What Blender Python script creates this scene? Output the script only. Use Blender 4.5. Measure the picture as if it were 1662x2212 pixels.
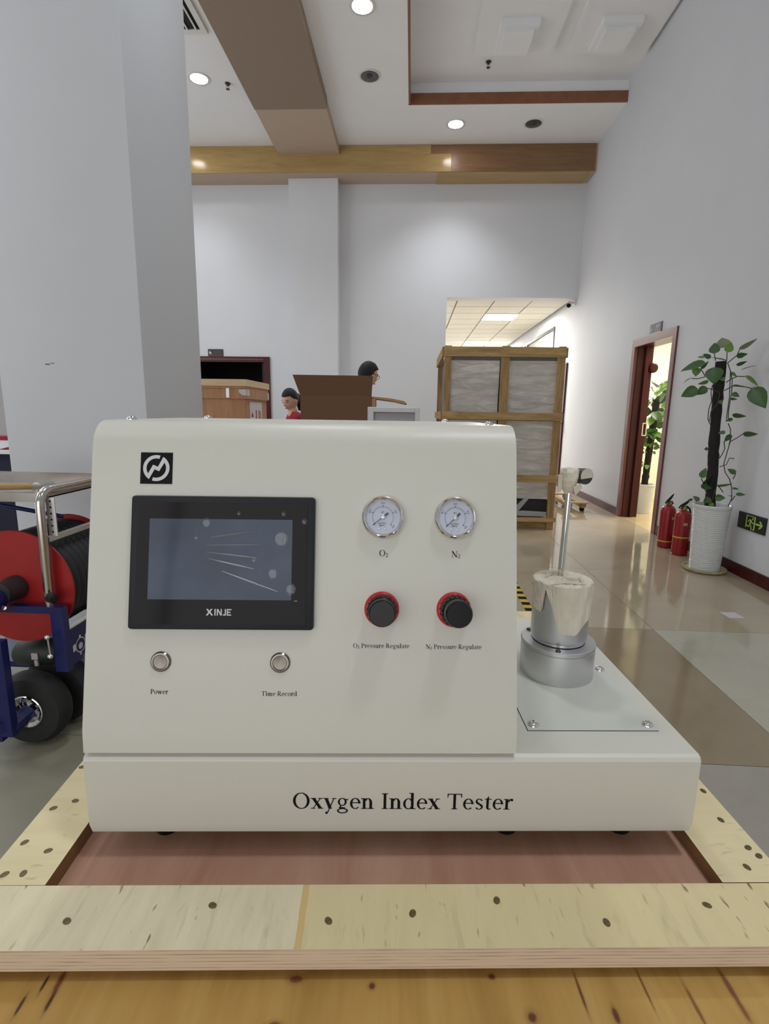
import bpy, bmesh, math, random
from mathutils import Vector, Matrix, Euler
random.seed(7)
PI = math.pi
SC = bpy.context.scene
COL = SC.collection
for o in list(bpy.data.objects):
    bpy.data.objects.remove(o)

# ---------------------------------------------------------------- camera
cam_d = bpy.data.cameras.new('camera')
cam = bpy.data.objects.new('camera', cam_d)
COL.objects.link(cam)
cam_d.sensor_fit = 'HORIZONTAL'
cam_d.sensor_width = 36.0
cam_d.lens = 36.0 * 1127.58 / 1662.0
cam_d.clip_start = 0.02
cam_d.clip_end = 100
RX = Vector((0.99856761, 0.05134725, 0.01503961))      # camera right, in room axes
DN = Vector((0.02432762, -0.18537227, -0.98236719))    # camera down
FW = Vector((-0.04765393, 0.98132593, -0.1863559))     # camera forward
m = Matrix((RX, -DN, -FW)).transposed().to_4x4()
m.translation = Vector((0, 0, 1.25))
cam.matrix_world = m
SC.camera = cam

# ---------------------------------------------------------------- world, big lights, exposure
SC.view_settings.view_transform = 'Standard'
SC.view_settings.look = 'None'
SC.view_settings.gamma = 1.0
SC.view_settings.use_curve_mapping = False
SC.view_settings.exposure = 0.24
w = bpy.data.worlds.new('daylight')
SC.world = w
w.use_nodes = True
bg = w.node_tree.nodes['Background']
bg.inputs[0].default_value = (1.0, 0.985, 0.95, 1)
bg.inputs[1].default_value = 0.95


def light(name, kind, loc, energy, color=(1, 1, 1), size=0.3, rot=(0, 0, 0), sy=None, spot=None):
    d = bpy.data.lights.new(name, kind)
    d.energy = energy
    d.color = color
    if kind == 'AREA':
        d.size = size
        if sy:
            d.shape = 'RECTANGLE'
            d.size_y = sy
    else:
        d.shadow_soft_size = size
    if spot:
        d.spot_size = spot
        d.spot_blend = 1.0
    o = bpy.data.objects.new(name, d)
    o.location = loc
    o.rotation_euler = rot
    COL.objects.link(o)
    return o


# daylight entering through the glazed entrance front behind the photographer
light('daylight_through_entrance', 'AREA', (-2.2, -4.6, 2.0), 60, (0.95, 0.98, 1.0), 6.5, (PI / 2, 0, 0), 3.6)


light('added_side_fill', 'AREA', (-6.15, 4.2, 2.4), 112, (0.93, 0.97, 1.0), 6.0, (PI / 2, 0, -PI / 2), 4.2)  # added fill before the solid left wall, brightens right wall and ceiling


# ---------------------------------------------------------------- colour and materials
def lin(c):
    return tuple(((v / 255) / 12.92 if v / 255 <= 0.04045 else ((v / 255 + 0.055) / 1.055) ** 2.4) for v in c)


class NT:
    def __init__(self, name):
        self.m = bpy.data.materials.new(name)
        self.m.use_nodes = True
        self.t = self.m.node_tree
        self.b = self.t.nodes['Principled BSDF']

    def n(self, typ, **kw):
        x = self.t.nodes.new(typ)
        for k, v in kw.items():
            setattr(x, k, v)
        return x

    def l(self, a, b):
        self.t.links.new(a, b)

    def coord(self, scale=(1, 1, 1), loc=(0, 0, 0), rot=(0, 0, 0), kind='Object'):
        tc = self.n('ShaderNodeTexCoord')
        mp = self.n('ShaderNodeMapping')
        mp.inputs['Scale'].default_value = scale
        mp.inputs['Location'].default_value = loc
        mp.inputs['Rotation'].default_value = rot
        self.l(tc.outputs[kind], mp.inputs[0])
        return mp.outputs[0]

    def noise(self, vec, scale, detail=3, rough=0.55, dist=0.0):
        x = self.n('ShaderNodeTexNoise')
        x.inputs['Scale'].default_value = scale
        x.inputs['Detail'].default_value = detail
        x.inputs['Roughness'].default_value = rough
        x.inputs['Distortion'].default_value = dist
        if vec is not None:
            self.l(vec, x.inputs['Vector'])
        return x.outputs[0]

    def ramp(self, fac, stops):
        r = self.n('ShaderNodeValToRGB')
        e = r.color_ramp.elements
        while len(e) < len(stops):
            e.new(0.5)
        for k, (p, c) in enumerate(stops):
            e[k].position = p
            e[k].color = (*c, 1) if len(c) == 3 else c
        self.l(fac, r.inputs[0])
        return r.outputs[0]

    def mix(self, fac, a, b, mode='MIX'):
        x = self.n('ShaderNodeMix', data_type='RGBA', blend_type=mode)
        for s, v in ((x.inputs['Factor'], fac), (x.inputs['A'], a), (x.inputs['B'], b)):
            if hasattr(v, 'is_output'):
                self.l(v, s)
            elif isinstance(v, (int, float)):
                s.default_value = v
            else:
                s.default_value = (*v, 1)
        return x.outputs['Result']

    def math(self, op, a, b=None, c=None):
        x = self.n('ShaderNodeMath', operation=op)
        for s, v in zip(x.inputs, (a, b, c)):
            if v is None:
                continue
            if hasattr(v, 'is_output'):
                self.l(v, s)
            else:
                s.default_value = v
        return x.outputs[0]

    def bump(self, h, strength=0.2, dist=0.002):
        x = self.n('ShaderNodeBump')
        x.inputs['Strength'].default_value = strength
        x.inputs['Distance'].default_value = dist
        self.l(h, x.inputs['Height'])
        self.l(x.outputs[0], self.b.inputs['Normal'])

    def base(self, v):
        s = self.b.inputs['Base Color']
        if hasattr(v, 'is_output'):
            self.l(v, s)
        else:
            s.default_value = (*v, 1)


def mat(name, c, rough=0.5, metal=0.0, var=0.06, scale=6.0, bump=0.0, bscale=200.0, spec=0.5, coat=0.0, emit=None, estr=0.0):
    """plain material: sRGB colour c with a little procedural mottling"""
    t = NT(name)
    col = lin(c)
    if var:
        n = t.noise(t.coord(), scale, 4)
        lo = tuple(max(0, v * (1 - var)) for v in col)
        hi = tuple(min(1, v * (1 + var)) for v in col)
        t.base(t.ramp(n, [(0.3, lo), (0.7, hi)]))
    else:
        t.base(col)
    t.b.inputs['Roughness'].default_value = rough
    t.b.inputs['Metallic'].default_value = metal
    t.b.inputs['Specular IOR Level'].default_value = spec
    t.b.inputs['Coat Weight'].default_value = coat
    if bump:
        t.bump(t.noise(t.coord(), bscale, 2), bump)
    if emit:
        t.b.inputs['Emission Color'].default_value = (*lin(emit), 1)
        t.b.inputs['Emission Strength'].default_value = estr
    return t.m


def wood(name, cols, axis='X', scale=8.0, stretch=12.0, rough=0.6, dist=0.6, specks=0.0, knots=(), bump=0.15, plies=None, split=None):
    """sheet wood: streaked grain along an axis, optional dark specks and knots at given local points"""
    t = NT(name)
    sc = {'X': (1 / stretch, 1, 1), 'Y': (1, 1 / stretch, 1), 'Z': (1, 1, 1 / stretch)}[axis]
    v = t.coord(sc)
    g = t.noise(v, scale * 4, 5, 0.6, dist)
    big = t.noise(t.coord(), scale * 0.35, 2)
    c = t.ramp(g, [(0.32, lin(cols[0])), (0.5, lin(cols[1])), (0.72, lin(cols[2]))])
    c = t.mix(t.math('MULTIPLY', big, 0.5), c, lin(cols[3] if len(cols) > 3 else cols[1]))
    if split:
        # two veneer leaves meeting along a slanting glue line with an orange strip
        tc0 = t.n('ShaderNodeTexCoord')
        s0 = t.n('ShaderNodeSeparateXYZ')
        t.l(tc0.outputs['Object'], s0.inputs[0])
        q = t.math('SUBTRACT', t.math('SUBTRACT', s0.outputs[0], split[0]), t.math('MULTIPLY', t.math('SUBTRACT', s0.outputs[1], -0.051), split[1]))
        q = t.math('ADD', q, t.math('MULTIPLY', t.math('SUBTRACT', t.noise(t.coord(), 40, 2), 0.5), 0.004))
        c = t.mix(t.math('GREATER_THAN', q, 0.0), c, t.mix(0.55, c, lin(split[2])))
        st = t.math('MULTIPLY', t.math('GREATER_THAN', q, 0.0), t.math('LESS_THAN', q, 0.0065))
        c = t.mix(t.math('MULTIPLY', st, 0.7), c, lin((206, 172, 104)))
    if specks:
        # long grey streaks and small pits
        sk = t.ramp(t.noise(t.coord((26, 5, 26), rot=(0, 0, 0.35)), 2.2, 3, 0.6, 0.5), [(0.60, (0, 0, 0)), (0.74, (1, 1, 1))])
        c = t.mix(t.math('MULTIPLY', sk, 0.34 * specks), c, lin((120, 112, 88)))
        s = t.noise(t.coord(tuple(1.0 if q == 1 else 0.25 for q in sc)), 130, 2)
        f = t.ramp(s, [(0.645, (0, 0, 0)), (0.71, (1, 1, 1))])
        patch = t.ramp(t.noise(t.coord(loc=(3, 1, 2)), 9, 2), [(0.42, (0, 0, 0)), (0.58, (1, 1, 1))])
        c = t.mix(t.math('MULTIPLY', t.math('MULTIPLY', f, patch), specks), c, lin((110, 94, 66)))
    for (kx, ky, kz, r, el, kc) in knots:
        # el stretches the knot along the grain (Y)
        vv = t.coord((1, 1 / el, 1), (-kx, -ky / el, -kz))
        ln = t.n('ShaderNodeVectorMath', operation='LENGTH')
        wob = t.n('ShaderNodeVectorMath', operation='SUBTRACT')
        t.l(vv, wob.inputs[0])
        t.l(wob.outputs[0], ln.inputs[0])
        dd = t.math('ADD', ln.outputs['Value'], t.math('MULTIPLY', t.noise(t.coord(), 90, 2), r * 0.6))
        f = t.ramp(t.math('DIVIDE', dd, r * 2), [(0.0, (1, 1, 1)), (0.45, (0.85, 0.85, 0.85)), (0.62, (0.25, 0.25, 0.25)), (1.0, (0, 0, 0))])
        c = t.mix(f, c, lin(kc))
    if plies:
        tc = t.n('ShaderNodeTexCoord')
        sp = t.n('ShaderNodeSeparateXYZ')
        t.l(tc.outputs['Object'], sp.inputs[0])
        z0, z1, n = plies
        wave = t.noise(t.coord((2, 2, 40)), 3, 2)
        f = t.math('ADD', t.math('MULTIPLY', t.math('SUBTRACT', sp.outputs[2], z0), n / (z1 - z0)), t.math('MULTIPLY', wave, 0.8))
        fr = t.math('FRACT', f)
        line = t.ramp(fr, [(0.0, (1, 1, 1)), (0.14, (0.1, 0.1, 0.1)), (0.5, (0, 0, 0)), (0.9, (0, 0, 0)), (1.0, (0.9, 0.9, 0.9))])
        brk = t.ramp(t.noise(t.coord((6, 6, 60)), 3, 2), [(0.38, (0.15, 0.15, 0.15)), (0.62, (1, 1, 1))])
        pale = t.mix(t.noise(t.coord((3, 3, 200)), 3, 2), lin(cols[4]), lin(cols[5]))
        edge = t.mix(t.math('MULTIPLY', t.math('MULTIPLY', line, brk), 0.9), pale, lin((92, 66, 48)))
        geo = t.n('ShaderNodeNewGeometry')
        sn = t.n('ShaderNodeSeparateXYZ')
        t.l(geo.outputs['Normal'], sn.inputs[0])
        up = t.math('GREATER_THAN', t.math('ABSOLUTE', sn.outputs[2]), 0.6)
        c = t.mix(up, edge, c)
    t.base(c)
    t.b.inputs['Roughness'].default_value = rough
    t.b.inputs['Specular IOR Level'].default_value = 0.3
    if bump:
        t.bump(g, bump, 0.001)
    return t.m


def film(name, fac, rough):
    t = NT(name)
    tr_ = t.n('ShaderNodeBsdfTransparent')
    gl = t.n('ShaderNodeBsdfGlossy')
    gl.inputs['Roughness'].default_value = rough
    mx = t.n('ShaderNodeMixShader')
    mx.inputs[0].default_value = fac
    t.l(tr_.outputs[0], mx.inputs[1])
    t.l(gl.outputs[0], mx.inputs[2])
    t.l(mx.outputs[0], t.t.nodes['Material Output'].inputs['Surface'])
    return t.m


def glassy(name, c, alpha=0.25, rough=0.05):
    t = NT(name)
    t.base(lin(c))
    t.b.inputs['Alpha'].default_value = alpha
    t.b.inputs['Roughness'].default_value = rough
    return t.m


M = {}
M['wall'] = mat('wall_paint', (215, 217, 222), 0.75, var=0.015, scale=2, bump=0.05, bscale=300, spec=0.25)
M['wall_warm'] = mat('room_paint', (228, 224, 206), 0.8, var=0.015, scale=2)
M['ceil'] = mat('ceiling_paint', (236, 237, 240), 0.85, var=0.015, scale=2, spec=0.2)
M['ceil_tile'] = mat('mineral_tile', (222, 218, 205), 0.9, var=0.03, scale=12)
M['grid'] = mat('ceiling_grid_metal', (96, 92, 84), 0.5, 0.3)
M['coat'] = mat('powder_coat', (206, 204, 194), 0.38, var=0.012, scale=3, bump=0.06, bscale=900, spec=0.45)
M['coat2'] = mat('powder_coat_plate', (203, 204, 196), 0.36, var=0.012, scale=3, bump=0.05, bscale=900, spec=0.5)
M['black'] = mat('black_plastic', (20, 20, 22), 0.3, var=0.1, spec=0.3)
M['bezel'] = mat('panel_bezel', (38, 40, 44), 0.5, var=0.08, bump=0.05, bscale=700, spec=0.25)
M['gloss_black'] = mat('black_glass', (30, 27, 29), 0.09, var=0.05, spec=0.12)
M['lcd'] = mat('lcd_off', (80, 88, 104), 0.07, var=0.18, scale=14, spec=0.15)
M['ink'] = mat('black_ink', (10, 10, 15), 0.55, var=0, spec=0.15)
M['ink_soft'] = mat('grey_print', (52, 52, 56), 0.6, var=0)
M['ink_blue'] = mat('blue_ink', (28, 40, 84), 0.5, var=0)
M['white_ink'] = mat('white_print', (206, 206, 206), 0.5, var=0)
M['chrome'] = mat('chrome', (226, 224, 222), 0.06, 1.0, var=0.02)
M['steel'] = mat('stainless_steel', (196, 190, 184), 0.2, 1.0, var=0.05, scale=30)
M['alu'] = mat('satin_aluminium', (212, 212, 214), 0.36, 1.0, var=0.02)
M['darksteel'] = mat('dark_cast_metal', (70, 72, 74), 0.4, 0.6, var=0.2, scale=20)
M['dial'] = mat('gauge_dial', (196, 200, 218), 0.5, var=0.02)
M['red_plastic'] = mat('red_plastic', (186, 22, 36), 0.35, var=0.08, scale=60)
M['tape'] = mat('masking_paper', (212, 204, 186), 0.7, var=0.08, scale=40, bump=0.4, bscale=60)
M['tape_edge'] = mat('masking_paper_folded', (196, 190, 174), 0.75, var=0.08, scale=60)
M['grout'] = mat('grout', (96, 84, 68), 0.9)
M['veneer_near'] = mat('raw_board', (142, 124, 108), 0.7, var=0.08, scale=60)
M['veneer_far'] = mat('light_board', (184, 164, 146), 0.65, var=0.06, scale=60)
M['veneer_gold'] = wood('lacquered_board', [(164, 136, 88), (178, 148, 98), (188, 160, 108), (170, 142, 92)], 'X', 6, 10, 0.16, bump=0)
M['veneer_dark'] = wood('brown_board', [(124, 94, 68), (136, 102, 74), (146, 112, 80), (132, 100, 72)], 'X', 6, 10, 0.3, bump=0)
M['fascia'] = mat('tray_fascia', (132, 86, 58), 0.5, var=0.12, scale=10)
M['redwood'] = wood('dark_red_wood', [(58, 18, 20), (74, 24, 26), (90, 32, 34), (66, 20, 22)], 'Z', 10, 14, 0.32, bump=0.05)
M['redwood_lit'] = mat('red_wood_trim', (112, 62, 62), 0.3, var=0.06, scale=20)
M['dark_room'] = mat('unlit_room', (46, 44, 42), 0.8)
M['sign_black'] = mat('sign_plate_black', (24, 26, 30), 0.3, var=0.05)
M['sign_grey'] = mat('sign_plate_grey', (104, 106, 108), 0.6, var=0.05)
M['green_glow'] = mat('luminous_green', (172, 204, 84), 0.5, var=0.04)
M['dim_print'] = mat('dim_print', (60, 64, 62), 0.5, var=0)
M['lamp_on'] = mat('lit_lamp', (255, 255, 255), 0.4, var=0, emit=(255, 252, 246), estr=30)
M['lamp_panel'] = mat('lit_panel', (255, 255, 255), 0.4, var=0, emit=(255, 248, 236), estr=7)
M['reflector'] = mat('lamp_reflector', (104, 104, 106), 0.35, 0.7, var=0.15, scale=30)
M['white_trim'] = mat('white_metal_trim', (218, 218, 216), 0.45, var=0.02)
M['vent_dark'] = mat('vent_dark', (30, 28, 34), 0.8)
M['ceramic'] = mat('white_ceramic', (212, 214, 214), 0.18, var=0.03, scale=8)
M['soil'] = mat('dark_soil', (34, 28, 24), 0.95, var=0.3, scale=60)
M['bark'] = mat('dark_coir_pole', (34, 30, 30), 0.95, var=0.35, scale=60, bump=0.8, bscale=120)
M['vine'] = mat('vine_stem', (62, 62, 48), 0.7, var=0.2, scale=40)
M['leaf0'] = mat('leaf_green', (62, 98, 48), 0.38, var=0.22, scale=24)
M['leaf1'] = mat('leaf_bright', (96, 136, 44), 0.4, var=0.2, scale=24)
M['leaf2'] = mat('leaf_underside', (126, 138, 104), 0.5, var=0.12, scale=24)
M['red_paint'] = mat('extinguisher_red', (150, 26, 34), 0.3, var=0.08, scale=12)
M['yellow'] = mat('yellow_band', (214, 178, 40), 0.5, var=0.05)
M['brass'] = mat('brass_valve', (150, 150, 70), 0.35, 0.7)
M['saucer'] = mat('stained_saucer', (176, 166, 128), 0.6, var=0.25, scale=20)
M['kraft'] = mat('cardboard_inside', (104, 74, 52), 0.85, var=0.05, scale=90)
M['kraft_edge'] = mat('cardboard_edge', (168, 132, 96), 0.85, var=0.06, scale=90)
M['film'] = mat('plastic_wrapped_panel', (224, 221, 214), 0.25, var=0.10, scale=9, bump=1.0, bscale=14)
t = NT('crumpled_film')
a = t.noise(t.coord((1.2, 1.2, 6), rot=(0, 0.25, 0)), 3.2, 6, 0.65, 0.8)
t.base(t.ramp(a, [(0.25, lin((188, 184, 176))), (0.5, lin((216, 212, 204))), (0.66, lin((232, 230, 226))), (0.75, lin((246, 246, 246)))]))
t.b.inputs['Roughness'].default_value = 0.22
t.bump(a, 0.9, 0.03)
M['film'] = t.m
M['black_sheet'] = mat('black_rubber', (26, 28, 28), 0.6)
M['blue'] = mat('navy_blue_paint', (22, 28, 86), 0.3, var=0.12, scale=9)
M['navy_cloth'] = mat('navy_cloth', (18, 20, 44), 0.85)
M['reel_red'] = mat('reel_red', (158, 24, 22), 0.42, var=0.1, scale=9)
M['hose'] = mat('black_hose', (34, 34, 38), 0.55, var=0.2, scale=20)
M['tyre'] = mat('tyre_rubber', (30, 31, 31), 0.75, var=0.2, scale=30)
M['motor'] = mat('motor_green', (40, 46, 40), 0.5, var=0.2, scale=20)
M['label'] = mat('paper_label', (196, 190, 192), 0.6, var=0.03)
M['skin'] = mat('skin', (212, 168, 144), 0.55, var=0.06, scale=20)
M['hair'] = mat('black_hair', (12, 11, 12), 0.7, var=0.2, scale=60)
M['lips'] = mat('lips', (140, 68, 66), 0.5, var=0)
M['red_shirt'] = mat('dark_red_shirt', (140, 20, 44), 0.85, var=0.1, scale=20)
M['dark_cloth'] = mat('dark_trousers', (36, 38, 48), 0.9)
M['grey_shirt'] = mat('grey_shirt', (88, 92, 104), 0.9)
M['white_panel'] = mat('white_panel', (206, 206, 210), 0.45, var=0.02)
M['grey_panel'] = mat('grey_panel', (172, 168, 172), 0.5, var=0.03)
M['ply_warm'] = wood('plywood_warm', [(150, 108, 78), (172, 128, 94), (186, 144, 108), (160, 114, 80)], 'Z', 4, 8, 0.6)
M['pine_edge'] = wood('pale_batten', [(190, 166, 130), (206, 184, 148), (216, 196, 160), (198, 174, 138)], 'X', 8, 14, 0.7)
M['pine'] = wood('old_pine', [(130, 102, 66), (172, 140, 96), (200, 168, 120), (154, 124, 82)], 'Z', 6, 10, 0.7, specks=0.6)
M['pine_x'] = wood('old_pine_rail', [(140, 112, 72), (186, 154, 106), (210, 180, 130), (168, 136, 90)], 'X', 6, 10, 0.7, specks=0.6)


def floor_mat(name, c, rough):
    t = NT(name)
    v = t.coord(kind='Object')
    a = t.noise(v, 2.2, 6, 0.6, 0.4)
    b = t.noise(v, 160, 2)
    col = lin(c)
    x = t.ramp(a, [(0.3, tuple(q * 0.9 for q in col)), (0.7, tuple(q * 1.08 for q in col))])
    x = t.mix(t.math('MULTIPLY', t.ramp(b, [(0.5, (0, 0, 0)), (0.7, (1, 1, 1))]), 0.18), x, tuple(q * 0.6 for q in col))
    t.base(x)
    t.b.inputs['Roughness'].default_value = rough
    t.b.inputs['Specular IOR Level'].default_value = 0.55
    return t.m


M['tile'] = floor_mat('polished_tile', (172, 158, 136), 0.07)
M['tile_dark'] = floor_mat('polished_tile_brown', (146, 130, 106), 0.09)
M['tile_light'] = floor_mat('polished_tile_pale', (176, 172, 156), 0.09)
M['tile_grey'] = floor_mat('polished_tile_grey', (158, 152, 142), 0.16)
M['tile_worn'] = floor_mat('shaded_tile', (128, 124, 108), 0.4)  # same tile, with the shade on the left floor put into its colour
M['warm_floor'] = floor_mat('warm_tile', (196, 172, 132), 0.15)


# ---------------------------------------------------------------- mesh helpers
class MB:
    def __init__(self):
        self.bm = bmesh.new()

    def box(self, x0, y0, z0, x1, y1, z1, mt=None):
        vs = [self.bm.verts.new(p) for p in ((x0, y0, z0), (x1, y0, z0), (x1, y1, z0), (x0, y1, z0), (x0, y0, z1), (x1, y0, z1), (x1, y1, z1), (x0, y1, z1))]
        fs = []
        for q in ((0, 3, 2, 1), (4, 5, 6, 7), (0, 1, 5, 4), (1, 2, 6, 5), (2, 3, 7, 6), (3, 0, 4, 7)):
            f = self.bm.faces.new([vs[k] for k in q])
            fs.append(f)
        if mt is not None:
            bmesh.ops.transform(self.bm, matrix=mt, verts=vs)
        return self

    def bevel(self, r, seg=2):
        bmesh.ops.bevel(self.bm, geom=list(self.bm.edges) + list(self.bm.verts), offset=r, segments=seg, affect='EDGES', profile=0.5, clamp_overlap=True)
        return self

    def prism(self, pts, d, mt=None):
        """closed outline pts (list of 3D) pushed along vector d"""
        d = Vector(d)
        a = [self.bm.verts.new(p) for p in pts]
        b = [self.bm.verts.new(Vector(p) + d) for p in pts]
        n = len(pts)
        self.bm.faces.new(a[::-1])
        self.bm.faces.new(b)
        for k in range(n):
            self.bm.faces.new((a[k], a[(k + 1) % n], b[(k + 1) % n], b[k]))
        if mt is not None:
            bmesh.ops.transform(self.bm, matrix=mt, verts=a + b)
        return self

    def face(self, pts):
        self.bm.faces.new([self.bm.verts.new(p) for p in pts])
        return self

    def lathe(self, prof, seg=24, mt=None, cap=True):
        """prof: (r, z) pairs turned about Z"""
        rings = []
        allv = []
        for (r, z) in prof:
            if r < 1e-6:
                v = self.bm.verts.new((0, 0, z))
                rings.append([v])
                allv.append(v)
            else:
                rg = [self.bm.verts.new((r * math.cos(2 * PI * k / seg), r * math.sin(2 * PI * k / seg), z)) for k in range(seg)]
                rings.append(rg)
                allv += rg
        for a, b in zip(rings, rings[1:]):
            for k in range(seg):
                k2 = (k + 1) % seg
                if len(a) == 1 and len(b) > 1:
                    self.bm.faces.new((a[0], b[k2], b[k]))
                elif len(b) == 1 and len(a) > 1:
                    self.bm.faces.new((a[k], a[k2], b[0]))
                elif len(a) > 1:
                    self.bm.faces.new((a[k], a[k2], b[k2], b[k]))
        if cap:
            if len(rings[0]) > 1:
                self.bm.faces.new(rings[0][::-1])
            if len(rings[-1]) > 1:
                self.bm.faces.new(rings[-1])
        if mt is not None:
            bmesh.ops.transform(self.bm, matrix=mt, verts=allv)
        return self

    def tube(self, pts, r, seg=8, cap=True):
        pts = [Vector(p) for p in pts]
        rs = r if isinstance(r, (list, tuple)) else [r] * len(pts)
        prev = None
        rings = []
        t0 = (pts[1] - pts[0]).normalized()
        nrm = t0.orthogonal().normalized()
        for k, p in enumerate(pts):
            if k == 0:
                t = t0
            elif k == len(pts) - 1:
                t = (pts[k] - pts[k - 1]).normalized()
            else:
                t = ((pts[k] - pts[k - 1]).normalized() + (pts[k + 1] - pts[k]).normalized()).normalized()
            nrm = (nrm - t * nrm.dot(t)).normalized()
            bn = t.cross(nrm)
            ring = [self.bm.verts.new(p + (nrm * math.cos(2 * PI * j / seg) + bn * math.sin(2 * PI * j / seg)) * rs[k]) for j in range(seg)]
            rings.append(ring)
        for a, b in zip(rings, rings[1:]):
            for j in range(seg):
                self.bm.faces.new((a[j], a[(j + 1) % seg], b[(j + 1) % seg], b[j]))
        if cap:
            self.bm.faces.new(rings[0][::-1])
            self.bm.faces.new(rings[-1])
        return self

    def sphere(self, c, r, seg=16, rings=10, mt=None):
        sx, sy, sz = r if isinstance(r, (list, tuple)) else (r, r, r)
        X = Matrix.Translation(c) @ Matrix.Diagonal((sx, sy, sz, 1))
        if mt is not None:
            X = mt @ X
        bmesh.ops.create_uvsphere(self.bm, u_segments=seg, v_segments=rings, radius=1, matrix=X)
        return self

    def build(self, name, mt, parent=None, smooth=False, loc=None, rot=None, angle=40):
        bmesh.ops.recalc_face_normals(self.bm, faces=list(self.bm.faces))
        me = bpy.data.meshes.new(name)
        self.bm.to_mesh(me)
        self.bm.free()
        me.materials.append(mt)
        return link(name, me, parent, smooth, loc, rot, angle)


def link(name, me, parent=None, smooth=False, loc=None, rot=None, angle=40):
    if smooth:
        for p in me.polygons:
            p.use_smooth = True
        try:
            me.set_sharp_from_angle(angle=math.radians(angle))
        except Exception:
            pass
    o = bpy.data.objects.new(name, me)
    COL.objects.link(o)
    if parent is not None:
        o.parent = parent
    if loc is not None:
        o.location = loc
    if rot is not None:
        o.rotation_euler = rot
    return o


def thing(name, label, cat, loc=(0, 0, 0), rz=0.0, group=None):
    o = bpy.data.objects.new(name, None)
    o.empty_display_size = 0.1
    COL.objects.link(o)
    o.location = loc
    o.rotation_euler = (0, 0, rz)
    o['label'] = label
    o['category'] = cat
    if group:
        o['group'] = group
    return o


def tag(o, label, cat, group=None):
    o['label'] = label
    o['category'] = cat
    if group:
        o['group'] = group
    return o


def struct(o):
    o['kind'] = 'structure'
    return o


def sroot(name):
    o = bpy.data.objects.new(name, None)
    COL.objects.link(o)
    o['kind'] = 'structure'
    return o


def copy_tree(o, parent=None):
    c = o.copy()
    COL.objects.link(c)
    if parent is not None:
        c.parent = parent
    for ch in list(o.children):
        copy_tree(ch, c)
    return c


def axis_mt(p, z, x=None):
    """matrix putting local Z along z at p"""
    z = Vector(z).normalized()
    x = Vector(x) if x is not None else z.orthogonal()
    x = (x - z * x.dot(z)).normalized()
    y = z.cross(x)
    mm = Matrix((x, y, z)).transposed().to_4x4()
    mm.translation = Vector(p)
    return mm


# ---------------------------------------------------------------- lettering: a small hand-made serif face
SW, HW = 0.150, 0.045      # stem and hairline, cap height = 1


def g_stem(x, y0, y1, s0=True, s1=True, left_only=False):
    q = [[(x, y0), (x + SW, y0), (x + SW, y1), (x, y1)]]
    e = 0.10
    if s0:
        q.append([(x - e, y0), (x + SW + e, y0), (x + SW + e, y0 + HW), (x - e, y0 + HW)])
    if s1:
        r = 0 if left_only else e
        q.append([(x - e, y1 - HW), (x + SW + r, y1 - HW), (x + SW + r, y1), (x - e, y1)])
    return q


def g_arc(cx, cy, rx, ry, a0, a1, tx=SW, ty=HW, n=20):
    q = []
    p = None
    for k in range(n + 1):
        a = math.radians(a0 + (a1 - a0) * k / n)
        o = (cx + rx * math.cos(a), cy + ry * math.sin(a))
        i = (cx + (rx - tx) * math.cos(a), cy + (ry - ty) * math.sin(a))
        if p:
            q.append([p[0], o, i, p[1]])
        p = (o, i)
    return q


def g_bar(x0, y0, x1, y1, w):
    """slanting stroke with horizontal cut ends of width w"""
    return [[(x0 - w / 2, y0), (x0 + w / 2, y0), (x1 + w / 2, y1), (x1 - w / 2, y1)]]


def g_ser(x, y, w=0.34):
    return [[(x - w / 2, y), (x + w / 2, y), (x + w / 2, y + HW), (x - w / 2, y + HW)]]


def g_dot(x, y, r):
    return [[(x + r * math.cos(2 * PI * k / 12), y + r * math.sin(2 * PI * k / 12)) for k in range(12)]]


XH = 0.68


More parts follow.
